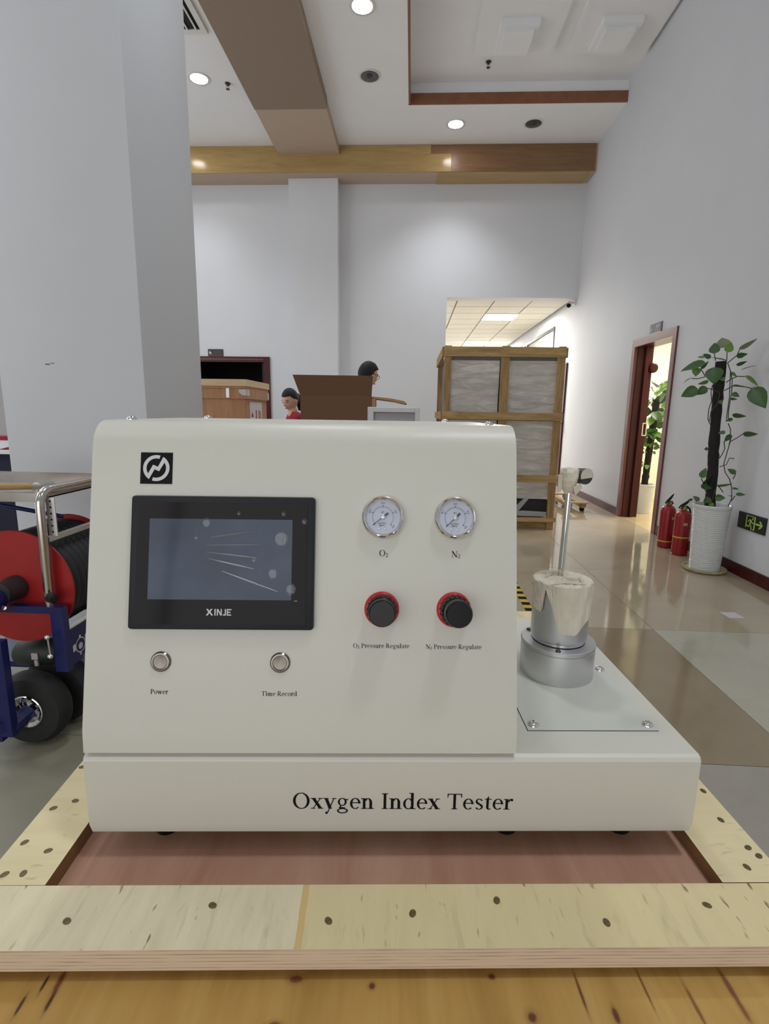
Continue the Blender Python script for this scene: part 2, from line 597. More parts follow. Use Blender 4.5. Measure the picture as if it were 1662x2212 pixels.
def glyph(c):
    if c == ' ':
        return [], 0.36
    if c == 'O':
        return g_arc(0.52, 0.5, 0.47, 0.52, 0, 360, n=36), 1.06
    if c == 'I':
        return g_stem(0.16, 0, 1), 0.48
    if c == 'T':
        return g_stem(0.37, 0, 1, True, False) + [[(0.03, 0.95), (0.86, 0.95), (0.86, 1), (0.03, 1)], [(0.03, 0.76), (0.07, 0.76), (0.11, 1), (0.03, 1)], [(0.82, 0.76), (0.86, 0.76), (0.86, 1), (0.78, 1)]], 0.90
    if c == 'N':
        return g_bar(0.19, 0, 0.19, 1, 0.055) + g_bar(0.88, 0, 0.88, 1, 0.055) + g_bar(0.85, 0, 0.17, 1, 0.2) + g_ser(0.19, 0, 0.3) + g_ser(0.88, 0.955, 0.3) + g_ser(0.12, 0.955, 0.22), 1.06
    if c == 'P':
        return g_stem(0.14, 0, 1, True, False) + [[(0.04, 0.955), (0.4, 0.955), (0.4, 1), (0.04, 1)], [(0.25, 0.43), (0.4, 0.43), (0.4, 0.475), (0.25, 0.475)]] + g_arc(0.4, 0.715, 0.34, 0.285, -90, 90), 0.82
    if c == 'R':
        return glyph('P')[0] + g_bar(0.82, 0, 0.42, 0.46, 0.2) + g_ser(0.86, 0, 0.2), 0.98
    if c == 'x':
        return g_bar(0.55, 0, 0.14, XH, 0.19) + g_bar(0.12, 0, 0.55, XH, 0.06) + g_ser(0.14, XH - HW, 0.3) + g_ser(0.55, XH - HW, 0.24) + g_ser(0.12, 0, 0.24) + g_ser(0.55, 0, 0.3), 0.72
    if c == 'y':
        return g_bar(0.38, 0, 0.14, XH, 0.18) + g_bar(0.22, -0.26, 0.6, XH, 0.06) + g_dot(0.16, -0.27, 0.075) + g_ser(0.14, XH - HW, 0.3) + g_ser(0.6, XH - HW, 0.24), 0.74
    if c == 'w':
        return g_bar(0.30, 0, 0.12, XH, 0.16) + g_bar(0.32, 0, 0.5, XH, 0.06) + g_bar(0.70, 0, 0.5, XH, 0.16) + g_bar(0.72, 0, 0.93, XH, 0.06) + g_ser(0.12, XH - HW, 0.28) + g_ser(0.5, XH - HW, 0.26) + g_ser(0.93, XH - HW, 0.22), 1.04
    if c == 'e':
        return g_arc(0.34, 0.34, 0.30, 0.355, 0, 315, tx=0.13, n=26) + [[(0.12, 0.37), (0.63, 0.37), (0.63, 0.42), (0.12, 0.42)]], 0.67
    if c == 'c':
        return g_arc(0.34, 0.34, 0.30, 0.355, 45, 318, tx=0.13, n=26) + g_dot(0.53, 0.54, 0.075), 0.66
    if c == 'o':
        return g_arc(0.37, 0.34, 0.33, 0.36, 0, 360, tx=0.14, n=28), 0.74
    if c == 'n':
        return g_stem(0.10, 0, XH, True, True, True) + g_arc(0.39, 0.40, 0.235, 0.295, 0, 150, tx=SW) + g_stem(0.475, 0, 0.42, True, False), 0.76
    if c == 'm':
        return g_stem(0.10, 0, XH, True, True, True) + g_arc(0.38, 0.40, 0.22, 0.295, 0, 150, tx=SW) + g_stem(0.45, 0, 0.42, True, False) + g_arc(0.73, 0.40, 0.22, 0.295, 0, 150, tx=SW) + g_stem(0.80, 0, 0.42, True, False), 1.10
    if c == 'd':
        return g_arc(0.34, 0.34, 0.30, 0.355, 0, 360, tx=0.13, n=26) + g_stem(0.48, 0, 1.04, False, True, True) + [[(0.6, 0), (0.75, 0), (0.75, HW), (0.6, HW)]], 0.78
    if c == 'g':
        return g_arc(0.32, 0.44, 0.25, 0.255, 0, 360, tx=0.11, n=24) + g_arc(0.33, -0.13, 0.31, 0.17, 0, 360, tx=0.09, ty=0.06, n=24) + [[(0.14, 0.10), (0.22, 0.22), (0.27, 0.2), (0.24, 0.08)], [(0.16, 0.02), (0.45, 0.02), (0.5, 0.09), (0.12, 0.10)], [(0.46, 0.62), (0.66, 0.62), (0.66, 0.56), (0.5, 0.56)]], 0.72
    if c == 's':
        return g_arc(0.29, 0.505, 0.21, 0.19, 20, 260, tx=0.1, n=16) + g_arc(0.29, 0.175, 0.225, 0.19, -160, 80, tx=0.1, n=16) + [[(0.12, 0.45), (0.2, 0.5), (0.5, 0.24), (0.42, 0.16)]], 0.58
    if c == 't':
        return [[(0.12, 0.12), (0.26, 0.12), (0.26, 0.88), (0.12, 0.68)], [(0.02, XH - HW), (0.42, XH - HW), (0.42, XH), (0.02, XH)]] + g_arc(0.275, 0.15, 0.155, 0.165, 180, 320, tx=0.13, n=12), 0.45
    if c == 'r':
        return g_stem(0.10, 0, XH, True, True, True) + g_arc(0.4, 0.44, 0.17, 0.25, 60, 165, tx=0.09, ty=0.09) + g_dot(0.46, 0.62, 0.08), 0.54
    if c == 'a':
        return g_arc(0.31, 0.47, 0.25, 0.225, 10, 160, tx=0.13, n=14) + [[(0.42, 0.1), (0.56, 0.1), (0.56, 0.5), (0.42, 0.5)]] + g_arc(0.28, 0.19, 0.23, 0.2, 60, 330, tx=0.12, n=18) + g_arc(0.62, 0.12, 0.2, 0.13, 180, 280, tx=0.13, n=8) + g_dot(0.13, 0.53, 0.07), 0.68
    if c == 'u':
        return g_stem(0.09, 0.24, XH, False, True, True) + g_arc(0.325, 0.28, 0.235, 0.29, 180, 330, tx=SW) + g_stem(0.48, 0, XH, False, True, True) + [[(0.62, 0), (0.74, 0), (0.74, HW), (0.62, HW)]], 0.77
    if c == 'l':
        return g_stem(0.11, 0, 1.04, True, True, True), 0.41
    if c == 'i':
        return g_stem(0.11, 0, XH, True, True, True) + g_dot(0.18, 0.92, 0.1), 0.41
    if c == '2':
        return g_arc(0.3, 0.72, 0.27, 0.28, -30, 160, tx=0.13, ty=0.08, n=16) + [[(0.06, 0.0), (0.2, 0.06), (0.53, 0.56), (0.42, 0.6)], [(0.05, 0), (0.56, 0), (0.62, 0.2), (0.57, 0.2), (0.52, 0.11), (0.06, 0.11)]], 0.66
    return [], 0.4


def serif(text, width, off=0.0):
    """polygons of the word scaled to a given overall width; '_' before a character lowers it as an index"""
    out, x, low = [], 0.0, False
    for c in text:
        if c == '_':
            low = True
            continue
        q, adv = glyph(c)
        k, dy = (0.62, -0.12) if low else (1.0, 0.0)
        out += [[(x + px * k, py * k + dy) for px, py in poly] for poly in q]
        x += adv * k
        low = False
    s = width / x
    return [[(px * s, py * s) for px, py in poly] for poly in out]


def print_polys(name, polys, mt_, parent, origin, ux, uy, lift=0.0004):
    """flat print on a surface: polygons in the (ux, uy) frame at origin, a hair proud of it"""
    ux, uy = Vector(ux), Vector(uy)
    nn = ux.cross(uy).normalized()
    b = MB()
    for k, poly in enumerate(polys):
        b.face([Vector(origin) + ux * px + uy * py + nn * (lift + 0.000004 * (k % 9)) for px, py in poly])
    me = bpy.data.meshes.new(name)
    b.bm.to_mesh(me)
    b.bm.free()
    me.materials.append(mt_)
    return link(name, me, parent)


def sans(name, text, height, mt_, parent, origin, ux, uy, lift=0.0004, width=None, center=True, bold=0.0):
    cu = bpy.data.curves.new(name + '_source', 'FONT')
    cu.body = text
    cu.size = 1.0
    cu.offset = bold
    cu.resolution_u = 3
    tmp = bpy.data.objects.new(name + '_source', cu)
    COL.objects.link(tmp)
    dg = bpy.context.evaluated_depsgraph_get()
    me = bpy.data.meshes.new_from_object(tmp.evaluated_get(dg))
    bpy.data.objects.remove(tmp)
    bpy.data.curves.remove(cu)
    if len(me.vertices) == 0:
        return None
    xs = [v.co.x for v in me.vertices]
    ys = [v.co.y for v in me.vertices]
    sy = height / (max(ys) - min(ys))
    sx = sy if width is None else width / (max(xs) - min(xs))
    ux, uy = Vector(ux), Vector(uy)
    nn = ux.cross(uy).normalized()
    cx = (max(xs) + min(xs)) / 2 if center else min(xs)
    cy = (max(ys) + min(ys)) / 2
    for v in me.vertices:
        v.co = Vector(origin) + ux * ((v.co.x - cx) * sx) + uy * ((v.co.y - cy) * sy) + nn * lift
    me.name = name
    me.materials.clear()
    me.materials.append(mt_)
    return link(name, me, parent)


# ================================================================ ROOM
WX, BY = 2.677, 9.2
LC, TC = 5.235, 5.49
fl = sroot('floor')
MB().box(-6.5, -4.6, -0.12, 4.8, 16.5, -0.006).build('floor_bed', M['grout'], fl)
tx = [1.475 + 1.245 * k for k in range(-6, 2)]
ty = [1.772 + 1.247 * k for k in range(-5, 11)]
tile_me = {}
for i in range(len(tx) - 1):
    for j in range(len(ty) - 1):
        x0, x1 = tx[i], tx[i + 1]
        y0, y1 = ty[j], ty[j + 1]
        x1c = min(x1, WX)
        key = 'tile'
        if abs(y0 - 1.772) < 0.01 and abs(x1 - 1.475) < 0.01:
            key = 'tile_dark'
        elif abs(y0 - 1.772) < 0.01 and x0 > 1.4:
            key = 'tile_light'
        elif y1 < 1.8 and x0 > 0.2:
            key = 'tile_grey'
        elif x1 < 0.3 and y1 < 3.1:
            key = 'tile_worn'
        k = (key, round(x1c - x0, 3))
        if k not in tile_me:
            b = MB().box(0.0015, 0.0015, -0.006, x1c - x0 - 0.0015, 1.247 - 0.0015, 0.0)
            me = bpy.data.meshes.new('tile')
            bmesh.ops.recalc_face_normals(b.bm, faces=list(b.bm.faces))
            b.bm.to_mesh(me)
            b.bm.free()
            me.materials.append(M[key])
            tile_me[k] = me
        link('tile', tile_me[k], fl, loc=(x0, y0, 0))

# right wall with the sliding-door opening, plus the side room behind it
DY0, DY1, DZ = 5.73, 6.69, 2.10
b = MB()
b.box(WX, -4.6, 0, WX + 0.2, DY0, 6.0).box(WX, DY1, 0, WX + 0.2, BY + 0.25, 6.0).box(WX, DY0, DZ, WX + 0.2, DY1, 6.0)
struct(b.build('wall_right', M['wall']))
b = MB()
b.box(WX + 0.2, 4.6, 0, 4.9, 4.7, 2.7).box(WX + 0.2, 8.3, 0, 4.9, 8.4, 2.7).box(4.8, 4.6, 0, 4.9, 8.4, 2.7)
struct(b.build('wall_side_room', M['wall_warm']))
struct(MB().box(WX + 0.2, 4.6, 2.7, 4.9, 8.4, 2.8).build('ceiling_side_room', M['wall_warm']))
struct(MB().box(WX + 0.0, 4.6, -0.05, 4.9, 8.4, 0.001).build('floor_side_room', M['warm_floor']))

# back wall: doorway on the left, tall corridor opening on the right
OX, OZ = 0.536, 3.147
LX0, LX1, LZ = -4.0, -2.463, 2.165
b = MB()
b.box(-6.5, BY, 0, LX0, BY + 0.25, 6.0).box(LX0, BY, LZ, LX1, BY + 0.25, 6.0).box(LX1, BY, 0, OX, BY + 0.25, 6.0).box(OX, BY, OZ, WX, BY + 0.25, 6.0)
struct(b.build('wall_back', M['wall']))
struct(MB().box(-2.036, 8.97, 0, -1.25, BY, 4.86).build('wall_pier', M['wall']))
struct(MB().box(-6.5, -4.6, 0, -6.3, BY, 6.0).build('wall_left', M['wall']))
# glazed entrance front behind the photographer
wf = sroot('wall_front')
MB().box(-6.5, -4.6, 3.9, 4.8, -4.4, 6.0).build('front_lintel', M['wall'], wf)
MB().box(1.3, -4.6, 0, 4.8, -4.4, 3.9).build('front_pier', M['wall'], wf)
for k in range(6):
    x = -6.4 + k * 1.52
    MB().box(x, -4.55, 0, x + 0.07, -4.45, 3.9).build('mullion', M['darksteel'], wf)

# the square pillar on the left
pl = struct(MB().box(-2.072, 2.6, 0, -1.329, 3.325, LC).bevel(0.006, 2).build('wall_pillar', M['wall'], smooth=True))
for (x, z, s) in ((-1.83, 1.46, 0.5), (-1.80, 1.466, 0.35)):
    MB().box(x, 2.5994, z, x + 0.05 * s, 2.6, z + 0.012 * s).build('scuff_mark', M['sign_grey'], pl)

# ceiling: lower level with a recessed tray on the right
cl = sroot('ceiling')
b = MB()
b.box(-6.5, -4.6, LC, -0.14, BY + 0.2, LC + 0.1).box(-0.14, 7.75, LC, WX, BY + 0.2, LC + 0.1).box(-0.14, -4.6, LC, WX, 0.5, LC + 0.1)
b.build('lower_ceiling', M['ceil'], cl)
MB().box(-0.3, 0.4, TC, WX + 0.1, 7.95, TC + 0.1).build('tray_ceiling', M['ceil'], cl)
b = MB()
b.box(-0.2, 7.75, LC + 0.1, WX, 7.85, TC).box(-0.24, 0.5, LC + 0.1, -0.14, 7.85, TC).box(-0.2, 0.4, LC + 0.1, WX, 0.5, TC)
b.build('tray_upstand', M['ceil'], cl)
b = MB()
b.box(-0.14, 7.725, LC - 0.002, WX, 7.75, LC + 0.125).box(-0.14, 0.5, LC - 0.002, -0.115, 7.75, LC + 0.125)
b.build('tray_fascia', M['fascia'], cl)
for k in range(2):
    x = 0.63 + 1.085 * k
    s = MB().box(x, 4.6, TC - 0.05, x + 0.92, 7.15, TC).build('ceiling_panel', M['ceil'], cl)
    MB().box(x + 0.23, 6.55, TC - 0.11, x + 0.65, 7.06, TC - 0.05).build('panel_step', M['ceil'], s)
    MB().box(x + 0.28, 6.62, TC - 0.15, x + 0.60, 6.99, TC - 0.11).build('panel_step', M['ceil'], s)
    MB().box(x + 0.23, 5.2, TC - 0.11, x + 0.65, 5.7, TC - 0.05).build('panel_step', M['ceil'], s)

# boarded beams under the ceiling
bm1 = sroot('trim_1')
MB().box(-2.14, -2.0, 5.10, -1.19, 7.55, LC).build('beam_board', M['veneer_near'], bm1)
MB().box(-2.14, 7.552, 5.112, -1.20, 8.78, LC).build('beam_board', M['veneer_far'], bm1)
bm2 = sroot('trim_2')
MB().box(-5.9, 8.79, 4.858, WX, BY, LC).build('beam_core', M['veneer_far'], bm2)
MB().box(-5.9, 8.775, 4.862, 0.19, 8.79, LC - 0.004).build('beam_board', M['veneer_gold'], bm2)
MB().box(0.19, 8.772, 4.862, 0.50, 8.79, 5.105).build('beam_board', M['veneer_gold'], bm2)
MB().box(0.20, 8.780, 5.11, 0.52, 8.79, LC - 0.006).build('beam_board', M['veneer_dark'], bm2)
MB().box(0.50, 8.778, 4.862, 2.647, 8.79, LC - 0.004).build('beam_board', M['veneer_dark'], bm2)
MB().box(0.30, 8.79, 4.852, 2.60, BY, 4.858).build('soffit_board', M['veneer_gold'], bm2)

# baseboards
b = MB()
b.box(WX - 0.016, 0.2, 0, WX, DY0 - 0.06, 0.095)
struct(b.build('baseboard_right', M['redwood']))
struct(MB().box(WX - 0.016, DY1 + 0.06, 0, WX, 9.15, 0.095).build('baseboard_right_far', M['redwood']))

# door 1: framed sliding-door opening in the right wall
d1 = sroot('door_1')
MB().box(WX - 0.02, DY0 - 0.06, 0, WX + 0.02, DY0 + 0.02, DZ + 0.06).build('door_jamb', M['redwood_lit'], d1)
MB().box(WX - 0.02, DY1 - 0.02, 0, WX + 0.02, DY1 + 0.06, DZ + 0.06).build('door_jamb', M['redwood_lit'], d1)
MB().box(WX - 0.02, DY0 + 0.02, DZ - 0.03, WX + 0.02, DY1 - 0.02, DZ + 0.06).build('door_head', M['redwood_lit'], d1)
MB().box(WX + 0.02, DY1 - 0.035, 0, WX + 0.20, DY1, DZ).build('jamb_lining', M['redwood'], d1)
MB().box(WX + 0.02, DY0, 0, WX + 0.20, DY0 + 0.02, DZ).build('jamb_lining', M['redwood'], d1)
MB().box(WX + 0.02, DY0 + 0.02, DZ - 0.03, WX + 0.20, DY1 - 0.035, DZ).build('head_lining', M['redwood'], d1)
lf = MB().box(WX + 0.10, DY1 - 0.075, 0.01, WX + 0.14, DY1 - 0.036, DZ - 0.03).build('sliding_leaf', M['redwood'], d1)
b = MB()
for q in ((0, 0, 0.012, 0.16), (0.044, 0, 0.056, 0.16), (0.012, 0, 0.044, 0.014), (0.012, 0.146, 0.044, 0.16)):
    b.box(WX + 0.155 + q[0], DY1 - 0.043, 1.02 + q[1], WX + 0.155 + q[2], DY1 - 0.035, 1.02 + q[3])
b.build('strike_plate', M['steel'], d1)
MB().lathe([(0.0, 0.0), (0.055, 0.0), (0.06, 0.02), (0.045, 0.045), (0, 0.05)], 18, axis_mt((WX + 0.205, DY1 - 0.036, 1.83), (0, -1, 0))).build('door_stop', M['redwood'], d1, True)

# door 2: dark red double doorway in the back wall with an unlit room behind
d2 = sroot('door_2')
MB().box(LX1 - 0.10, BY - 0.03, 0, LX1, BY + 0.02, LZ).build('door_jamb', M['redwood'], d2)
MB().box(LX0, BY - 0.03, 0, LX0 + 0.10, BY + 0.02, LZ).build('door_jamb', M['redwood'], d2)
MB().box(LX0 + 0.10, BY - 0.03, LZ - 0.09, LX1 - 0.10, BY + 0.02, LZ).build('door_head', M['redwood'], d2)
MB().box(LX0 + 0.10, BY - 0.036, LZ - 0.055, LX1 - 0.10, BY - 0.03, LZ - 0.035).build('head_bead', M['redwood_lit'], d2)
b = MB()
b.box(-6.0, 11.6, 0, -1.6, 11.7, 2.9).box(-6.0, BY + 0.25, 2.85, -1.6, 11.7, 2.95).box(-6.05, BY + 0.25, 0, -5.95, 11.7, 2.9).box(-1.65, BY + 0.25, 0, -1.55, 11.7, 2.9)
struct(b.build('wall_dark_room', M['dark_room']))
MB().box(-2.62, BY + 0.06, 0.01, -2.575, BY + 0.96, LZ - 0.1).build('open_leaf', M['black'], d2)

# corridor beyond the tall opening
b = MB()
b.box(OX - 1.2, 16.0, 0, WX + 0.2, 16.1, 3.3).box(OX - 1.3, BY + 0.25, 0, OX - 1.2, 16.1, 3.3)
struct(b.build('wall_corridor_end', M['wall']))
b = MB()
b.box(WX, BY + 0.25, 0, WX + 0.2, 9.50, 3.3).box(WX, 9.50, 2.15, WX + 0.2, 10.4, 3.3).box(WX, 10.4, 0, WX + 0.2, 10.51, 3.3).box(WX, 10.51, 0, WX + 0.2, 14.6, 2.2).box(WX, 10.51, 2.91, WX + 0.2, 14.6, 3.3).box(WX, 14.6, 0, WX + 0.2, 16.1, 3.3)
struct(b.build('wall_corridor_right', M['wall']))
cc = sroot('ceiling_corridor')
MB().box(OX - 1.3, BY + 0.25, 3.19, WX + 0.1, 16.1, 3.3).build('ceiling_void', M['grid'], cc)
gx = [0.735 - 0.6335 * 3 + 0.6335 * k for k in range(8)]
gy = [9.38 + 0.6355 * k for k in range(11)]
tm = {}
for i in range(len(gx) - 1):
    for j in range(len(gy) - 1):
        x0, x1 = max(gx[i], OX - 1.2), min(gx[i + 1], WX)
        if x1 - x0 < 0.05:
            continue
        if i == 4 and (j == 2 or j == 8):
            continue
        k = round(x1 - x0, 3)
        if k not in tm:
            b = MB().box(0.011, 0.011, 0, k - 0.011, 0.6245, 0.03)
            me = bpy.data.meshes.new('ceiling_tile')
            bmesh.ops.recalc_face_normals(b.bm, faces=list(b.bm.faces))
            b.bm.to_mesh(me)
            b.bm.free()
            me.materials.append(M['ceil_tile'])
            tm[k] = me
        link('ceiling_tile', tm[k], cc, loc=(x0, gy[j], 3.16))
for k, j in enumerate((2, 8)):
    x0, x1 = gx[4], gx[5]
    t = thing('ceiling_light', ('lit square panel light in corridor ceiling nearest the opening', 'lit square panel light deeper in corridor, above the wrapped crate')[k], 'light', (0, 0, 0), group='corridor panel lights')
    t.location = ((x0 + x1) / 2, gy[j] + 0.318, 3.19)
    hx = (x1 - x0) / 2 - 0.008
    MB().box(-hx, -0.31, -0.05, hx, 0.31, -0.02).build('diffuser', M['lamp_panel'], t)
    b = MB()
    b.box(-hx - 0.006, -0.316, -0.045, -hx, 0.316, 0).box(hx, -0.316, -0.045, hx + 0.006, 0.316, 0).box(-hx, -0.316, -0.045, hx, -0.31, 0).box(-hx, 0.31, -0.045, hx, 0.316, 0)
    b.build('light_frame', M['white_trim'], t)
    light('panel_light', 'AREA', ((x0 + x1) / 2, gy[j] + 0.318, 3.13), 120, (1, 0.97, 0.9), 0.6, (0, 0, 0))
# corridor transom window and the half-open red door past the corner
w1 = sroot('window_1')
b = MB()
for q in ((10.51, 2.86, 14.6, 2.91), (10.51, 2.2, 14.6, 2.25), (10.51, 2.25, 10.57, 2.86), (12.9, 2.25, 12.97, 2.86), (14.54, 2.25, 14.6, 2.86)):
    b.box(WX - 0.02, q[0], q[1], WX + 0.05, q[2], q[3])
b.build('window_frame', M['darksteel'], w1)
MB().box(WX + 0.01, 10.57, 2.25, WX + 0.02, 14.54, 2.86).build('window_pane', glassy('transom_glass', (206, 208, 196), 0.5, 0.05), w1)
struct(MB().box(WX + 0.2, 9.45, 0, 4.6, 9.5, 3.3).box(4.6, 9.45, 0, 4.7, 15, 3.3).box(WX + 0.2, 14.9, 0, 4.6, 15, 3.3).box(WX + 0.2, 9.45, 3.3, 4.7, 15, 3.4).build('wall_corridor_rooms', M['wall_warm']))
d3 = sroot('door_3')
MB().box(WX - 0.03, 9.48, 0, WX + 0.06, 9.55, 2.15).build('door_jamb', M['redwood'], d3)
MB().box(WX - 0.03, 10.33, 0, WX + 0.06, 10.4, 2.15).build('door_jamb', M['redwood'], d3)
MB().box(WX - 0.03, 9.55, 2.08, WX + 0.06, 10.33, 2.15).build('door_head', M['redwood'], d3)
dl = MB().box(WX + 0.04, 9.55, 0.01, WX + 0.085, 9.96, 2.07).build('door_leaf', M['redwood'], d3)
MB().tube([(WX - 0.03, 9.56, 1.30), (WX - 0.09, 9.54, 1.27), (WX - 0.10, 9.53, 1.18), (WX - 0.08, 9.53, 1.13), (WX - 0.03, 9.55, 1.11)], 0.014, 8).build('door_handle', M['black'], d3, True)
light('corridor_room_light', 'AREA', (3.7, 12, 3.2), 60, (1, 0.97, 0.88), 1.5, (0, 0, 0))
light('side_room_light', 'AREA', (3.8, 6.6, 2.65), 75, (1, 0.96, 0.84), 1.2, (0, 0, 0))

# ceiling fixtures ------------------------------------------------
LAMP_W, LAMP_A = 175, math.radians(110)
LAMPS = [(-0.592, 6.03, 1, 'lit recessed downlight nearest the camera, at top of frame beside the boarded beam'),
         (-2.70, 7.13, 1, 'lit recessed downlight near the pillar and the air grille'),
         (-0.605, 7.13, 0, 'unlit recessed downlight between the boarded beam and ceiling tray'),
         (0.516, 8.22, 1, 'lit recessed downlight in front of the brown bulkhead, right of centre'),
         (1.59, 8.22, 0, 'unlit recessed downlight near the right wall and bulkhead'),
         (-3.60, 8.22, 1, 'lit recessed downlight behind the pillar, mirrored in the bulkhead')]
for (x, y, on, lab) in LAMPS:
    t = thing('downlight', lab, 'light', (x, y, LC), group='recessed downlights')
    MB().lathe([(0.105, 0.0), (0.135, 0.0), (0.135, -0.006), (0.128, -0.01), (0.108, -0.008)], 28, cap=False).build('trim_ring', M['white_trim'], t, True)
    MB().lathe([(0.112, -0.009), (0.095, -0.004), (0.06, -0.0015), (0.0, -0.0012)], 28, cap=False).build('reflector', M['reflector'], t, True)
    if on:
        MB().lathe([(0, -0.012), (0.090, -0.011), (0.103, -0.008), (0.103, -0.003), (0, -0.003)], 28, cap=False).build('lit_lens', M['lamp_on'], t)
        light('ceiling_spot', 'SPOT', (x, y, LC - 0.03), LAMP_W * (0.6 if x < -2 else 1.0), (0.95, 0.98, 1.0), 0.1, (0, 0, 0), spot=LAMP_A)
    else:
        MB().lathe([(0, -0.012), (0.03, -0.011), (0.038, -0.004), (0.038, -0.001), (0, -0.001)], 14, cap=False).build('bulb', M['darksteel'], t, True)
# bare spot lamps added outside the frame for more light from above
for (x, y, e) in ((-3.6, 2.2, 1.0), (-4.2, 5.2, 0.6), (-2.2, -1.0, 0.6), (-0.6, 2.6, 0.95), (0.9, 0.3, 0.95)):
    light('ceiling_spot', 'SPOT', (x, y, LC - 0.03), LAMP_W * e, (0.93, 0.98, 1.0), 0.25, (0, 0, 0), spot=LAMP_A)
for (x, y, z, lab) in ((-2.38, 7.235, LC, 'small fire sprinkler left of the boarded beam'), (0.833, 7.35, TC, 'small fire sprinkler inside the recessed ceiling tray')):
    t = thing('sprinkler', lab, 'sprinkler', (x, y, z), group='ceiling sprinklers')
    MB().lathe([(0, 0), (0.035, 0), (0.033, -0.008), (0.014, -0.012), (0.012, -0.03), (0, -0.03)], 14, cap=False).build('sprinkler_body', M['darksteel'], t, True)
    MB().tube([(-0.014, 0, -0.028), (-0.016, 0, -0.05), (0, 0, -0.062), (0.016, 0, -0.05), (0.014, 0, -0.028)], 0.004, 6).build('yoke_arm', M['steel'], t, True)
    MB().lathe([(0, -0.062), (0.022, -0.062), (0.024, -0.066), (0, -0.066)], 14, cap=False).build('deflector', M['darksteel'], t, True)
vg = thing('air_grille', 'white linear air conditioning grille on ceiling behind the pillar', 'vent', (-2.62, 5.85, LC))
MB().box(-0.30, -0.46, -0.012, 0.30, 0.46, -0.002).build('grille_backing', M['vent_dark'], vg)
b = MB()
b.box(-0.34, -0.5, -0.022, -0.28, 0.5, 0).box(0.28, -0.5, -0.022, 0.34, 0.5, 0).box(-0.28, -0.5, -0.022, 0.28, -0.43, 0).box(-0.28, 0.43, -0.022, 0.28, 0.5, 0)
b.build('grille_frame', M['white_trim'], vg)
for k in range(6):
    x = -0.235 + k * 0.094
    MB().box(-0.016, -0.43, -0.004, 0.016, 0.43, 0.004, Matrix.Translation((x, 0, -0.02)) @ Matrix.Rotation(0.7, 4, 'Y')).build('slat', M['white_trim'], vg)

# ================================================================ THE TESTING MACHINE AND ITS CRATE
TH = math.radians(4.0)
AX, AY = -0.3366, 0.4737          # front left bottom corner of the machine


def mloc(u, n, z):
    return Vector((AX + u * math.cos(TH) - n * math.sin(TH), AY + u * math.sin(TH) + n * math.cos(TH), z))


mc = thing('laboratory_tester', 'off-white benchtop oxygen index tester with touch panel, gauges and metal column', 'machine', (AX, AY, 0), TH)
BW, BD, ZB, ZT = 0.659, 0.39, 0.7963, 0.8913
# base: chamfer along the lower front edge
prof = [(0.0045, ZB), (0.0, ZB + 0.0125), (0.0, ZT - 0.006), (0.002, ZT - 0.002), (0.006, ZT), (BD - 0.005, ZT), (BD, ZT - 0.005), (BD, ZB)]
base = MB().prism([(0.0, y, z) for y, z in prof], (BW, 0, 0)).build('base_housing', M['coat'], mc, True, angle=25)
print_polys('title_lettering', serif('Oxygen Index Tester', 0.2395), M['ink'], mc, (0.2185, 0.0, 0.8290), (1, 0, -0.0065), (0, 0, 1))
# cabinet
CW, CL, CD = 0.456, 0.0015, 0.348
sl = math.atan2(0.0722 - 0.0016, 1.2144 - 0.919)
zt, rr = 1.238, 0.034
foot = (0.0016, 0.919)
du, dz = math.sin(sl), math.cos(sl)
Lp = (zt - foot[1]) / dz
corner = (foot[0] + du * Lp, zt)
tl = rr * math.tan((PI / 2 - sl) / 2)
ctr = (corner[0] + tl, zt - rr)
prof = [(0.004, ZT + 0.003), (0.0, ZT + 0.004), foot]
a0 = PI - sl
for k in range(9):
    a = a0 + (PI / 2 - a0) * k / 8
    prof.append((ctr[0] + rr * math.cos(a), ctr[1] + rr * math.sin(a)))
prof += [(CD - 0.006, zt), (CD, zt - 0.006), (CD, ZT + 0.003)]
MB().prism([(CL, y, z) for y, z in prof], (CW, 0, 0)).build('cabinet', M['coat'], mc, True, angle=12)
MB().box(CL + 0.004, 0.006, ZT, CL + CW - 0.004, CD - 0.004, ZT + 0.0031).build('shadow_gap', M['black'], mc)


def boltmesh(r=0.0065):
    return [(0, 0.0045), (r * 0.45, 0.0042), (r * 0.8, 0.003), (r, 0.001), (r, 0.0)]


def bolt(parent, x, y, z, r=0.0065):
    o = MB().lathe(boltmesh(r), 20, cap=False).build('bolt', M['chrome'], parent, True, loc=(x, y, z))
    b = MB()
    b.box(-r * 0.45, -r * 0.1, 0.0042, r * 0.45, r * 0.1, 0.0047).box(-r * 0.1, -r * 0.45, 0.0042, r * 0.1, r * 0.45, 0.0047)
    return o


for (u, n) in ((0.021, 0.125), (0.437, 0.125), (0.046, 0.325), (0.412, 0.325)):
    bolt(mc, u, n, zt, 0.0055)
# fixed frame on the sloping panel: ux = right, uy = up the slope, nn = outwards
PO = Vector((0, foot[0], foot[1]))
UX, UY = Vector((1, 0, 0)), Vector((0, du, dz))
NN = UX.cross(UY)                  # points to the viewer


def pp(s, t, h=0.0):
    return PO + UX * s + UY * t + NN * h


PMT = Matrix((UX, UY, NN)).transposed().to_4x4()


def pmt(s, t, h=0.0):
    q = PMT.copy()
    q.translation = pp(s, t, h)
    return q


def pbox(b, s0, t0, s1, t1, h0, h1):
    return b.box(s0, t0, h0, s1, t1, h1, pmt(0, 0))


# emblem: black square with a broken ring and a zigzag
em = pbox(MB(), 0.0532, 0.2600, 0.0869, 0.2937, 0, 0.0006).build('emblem_plate', M['ink'], mc)
polys = []


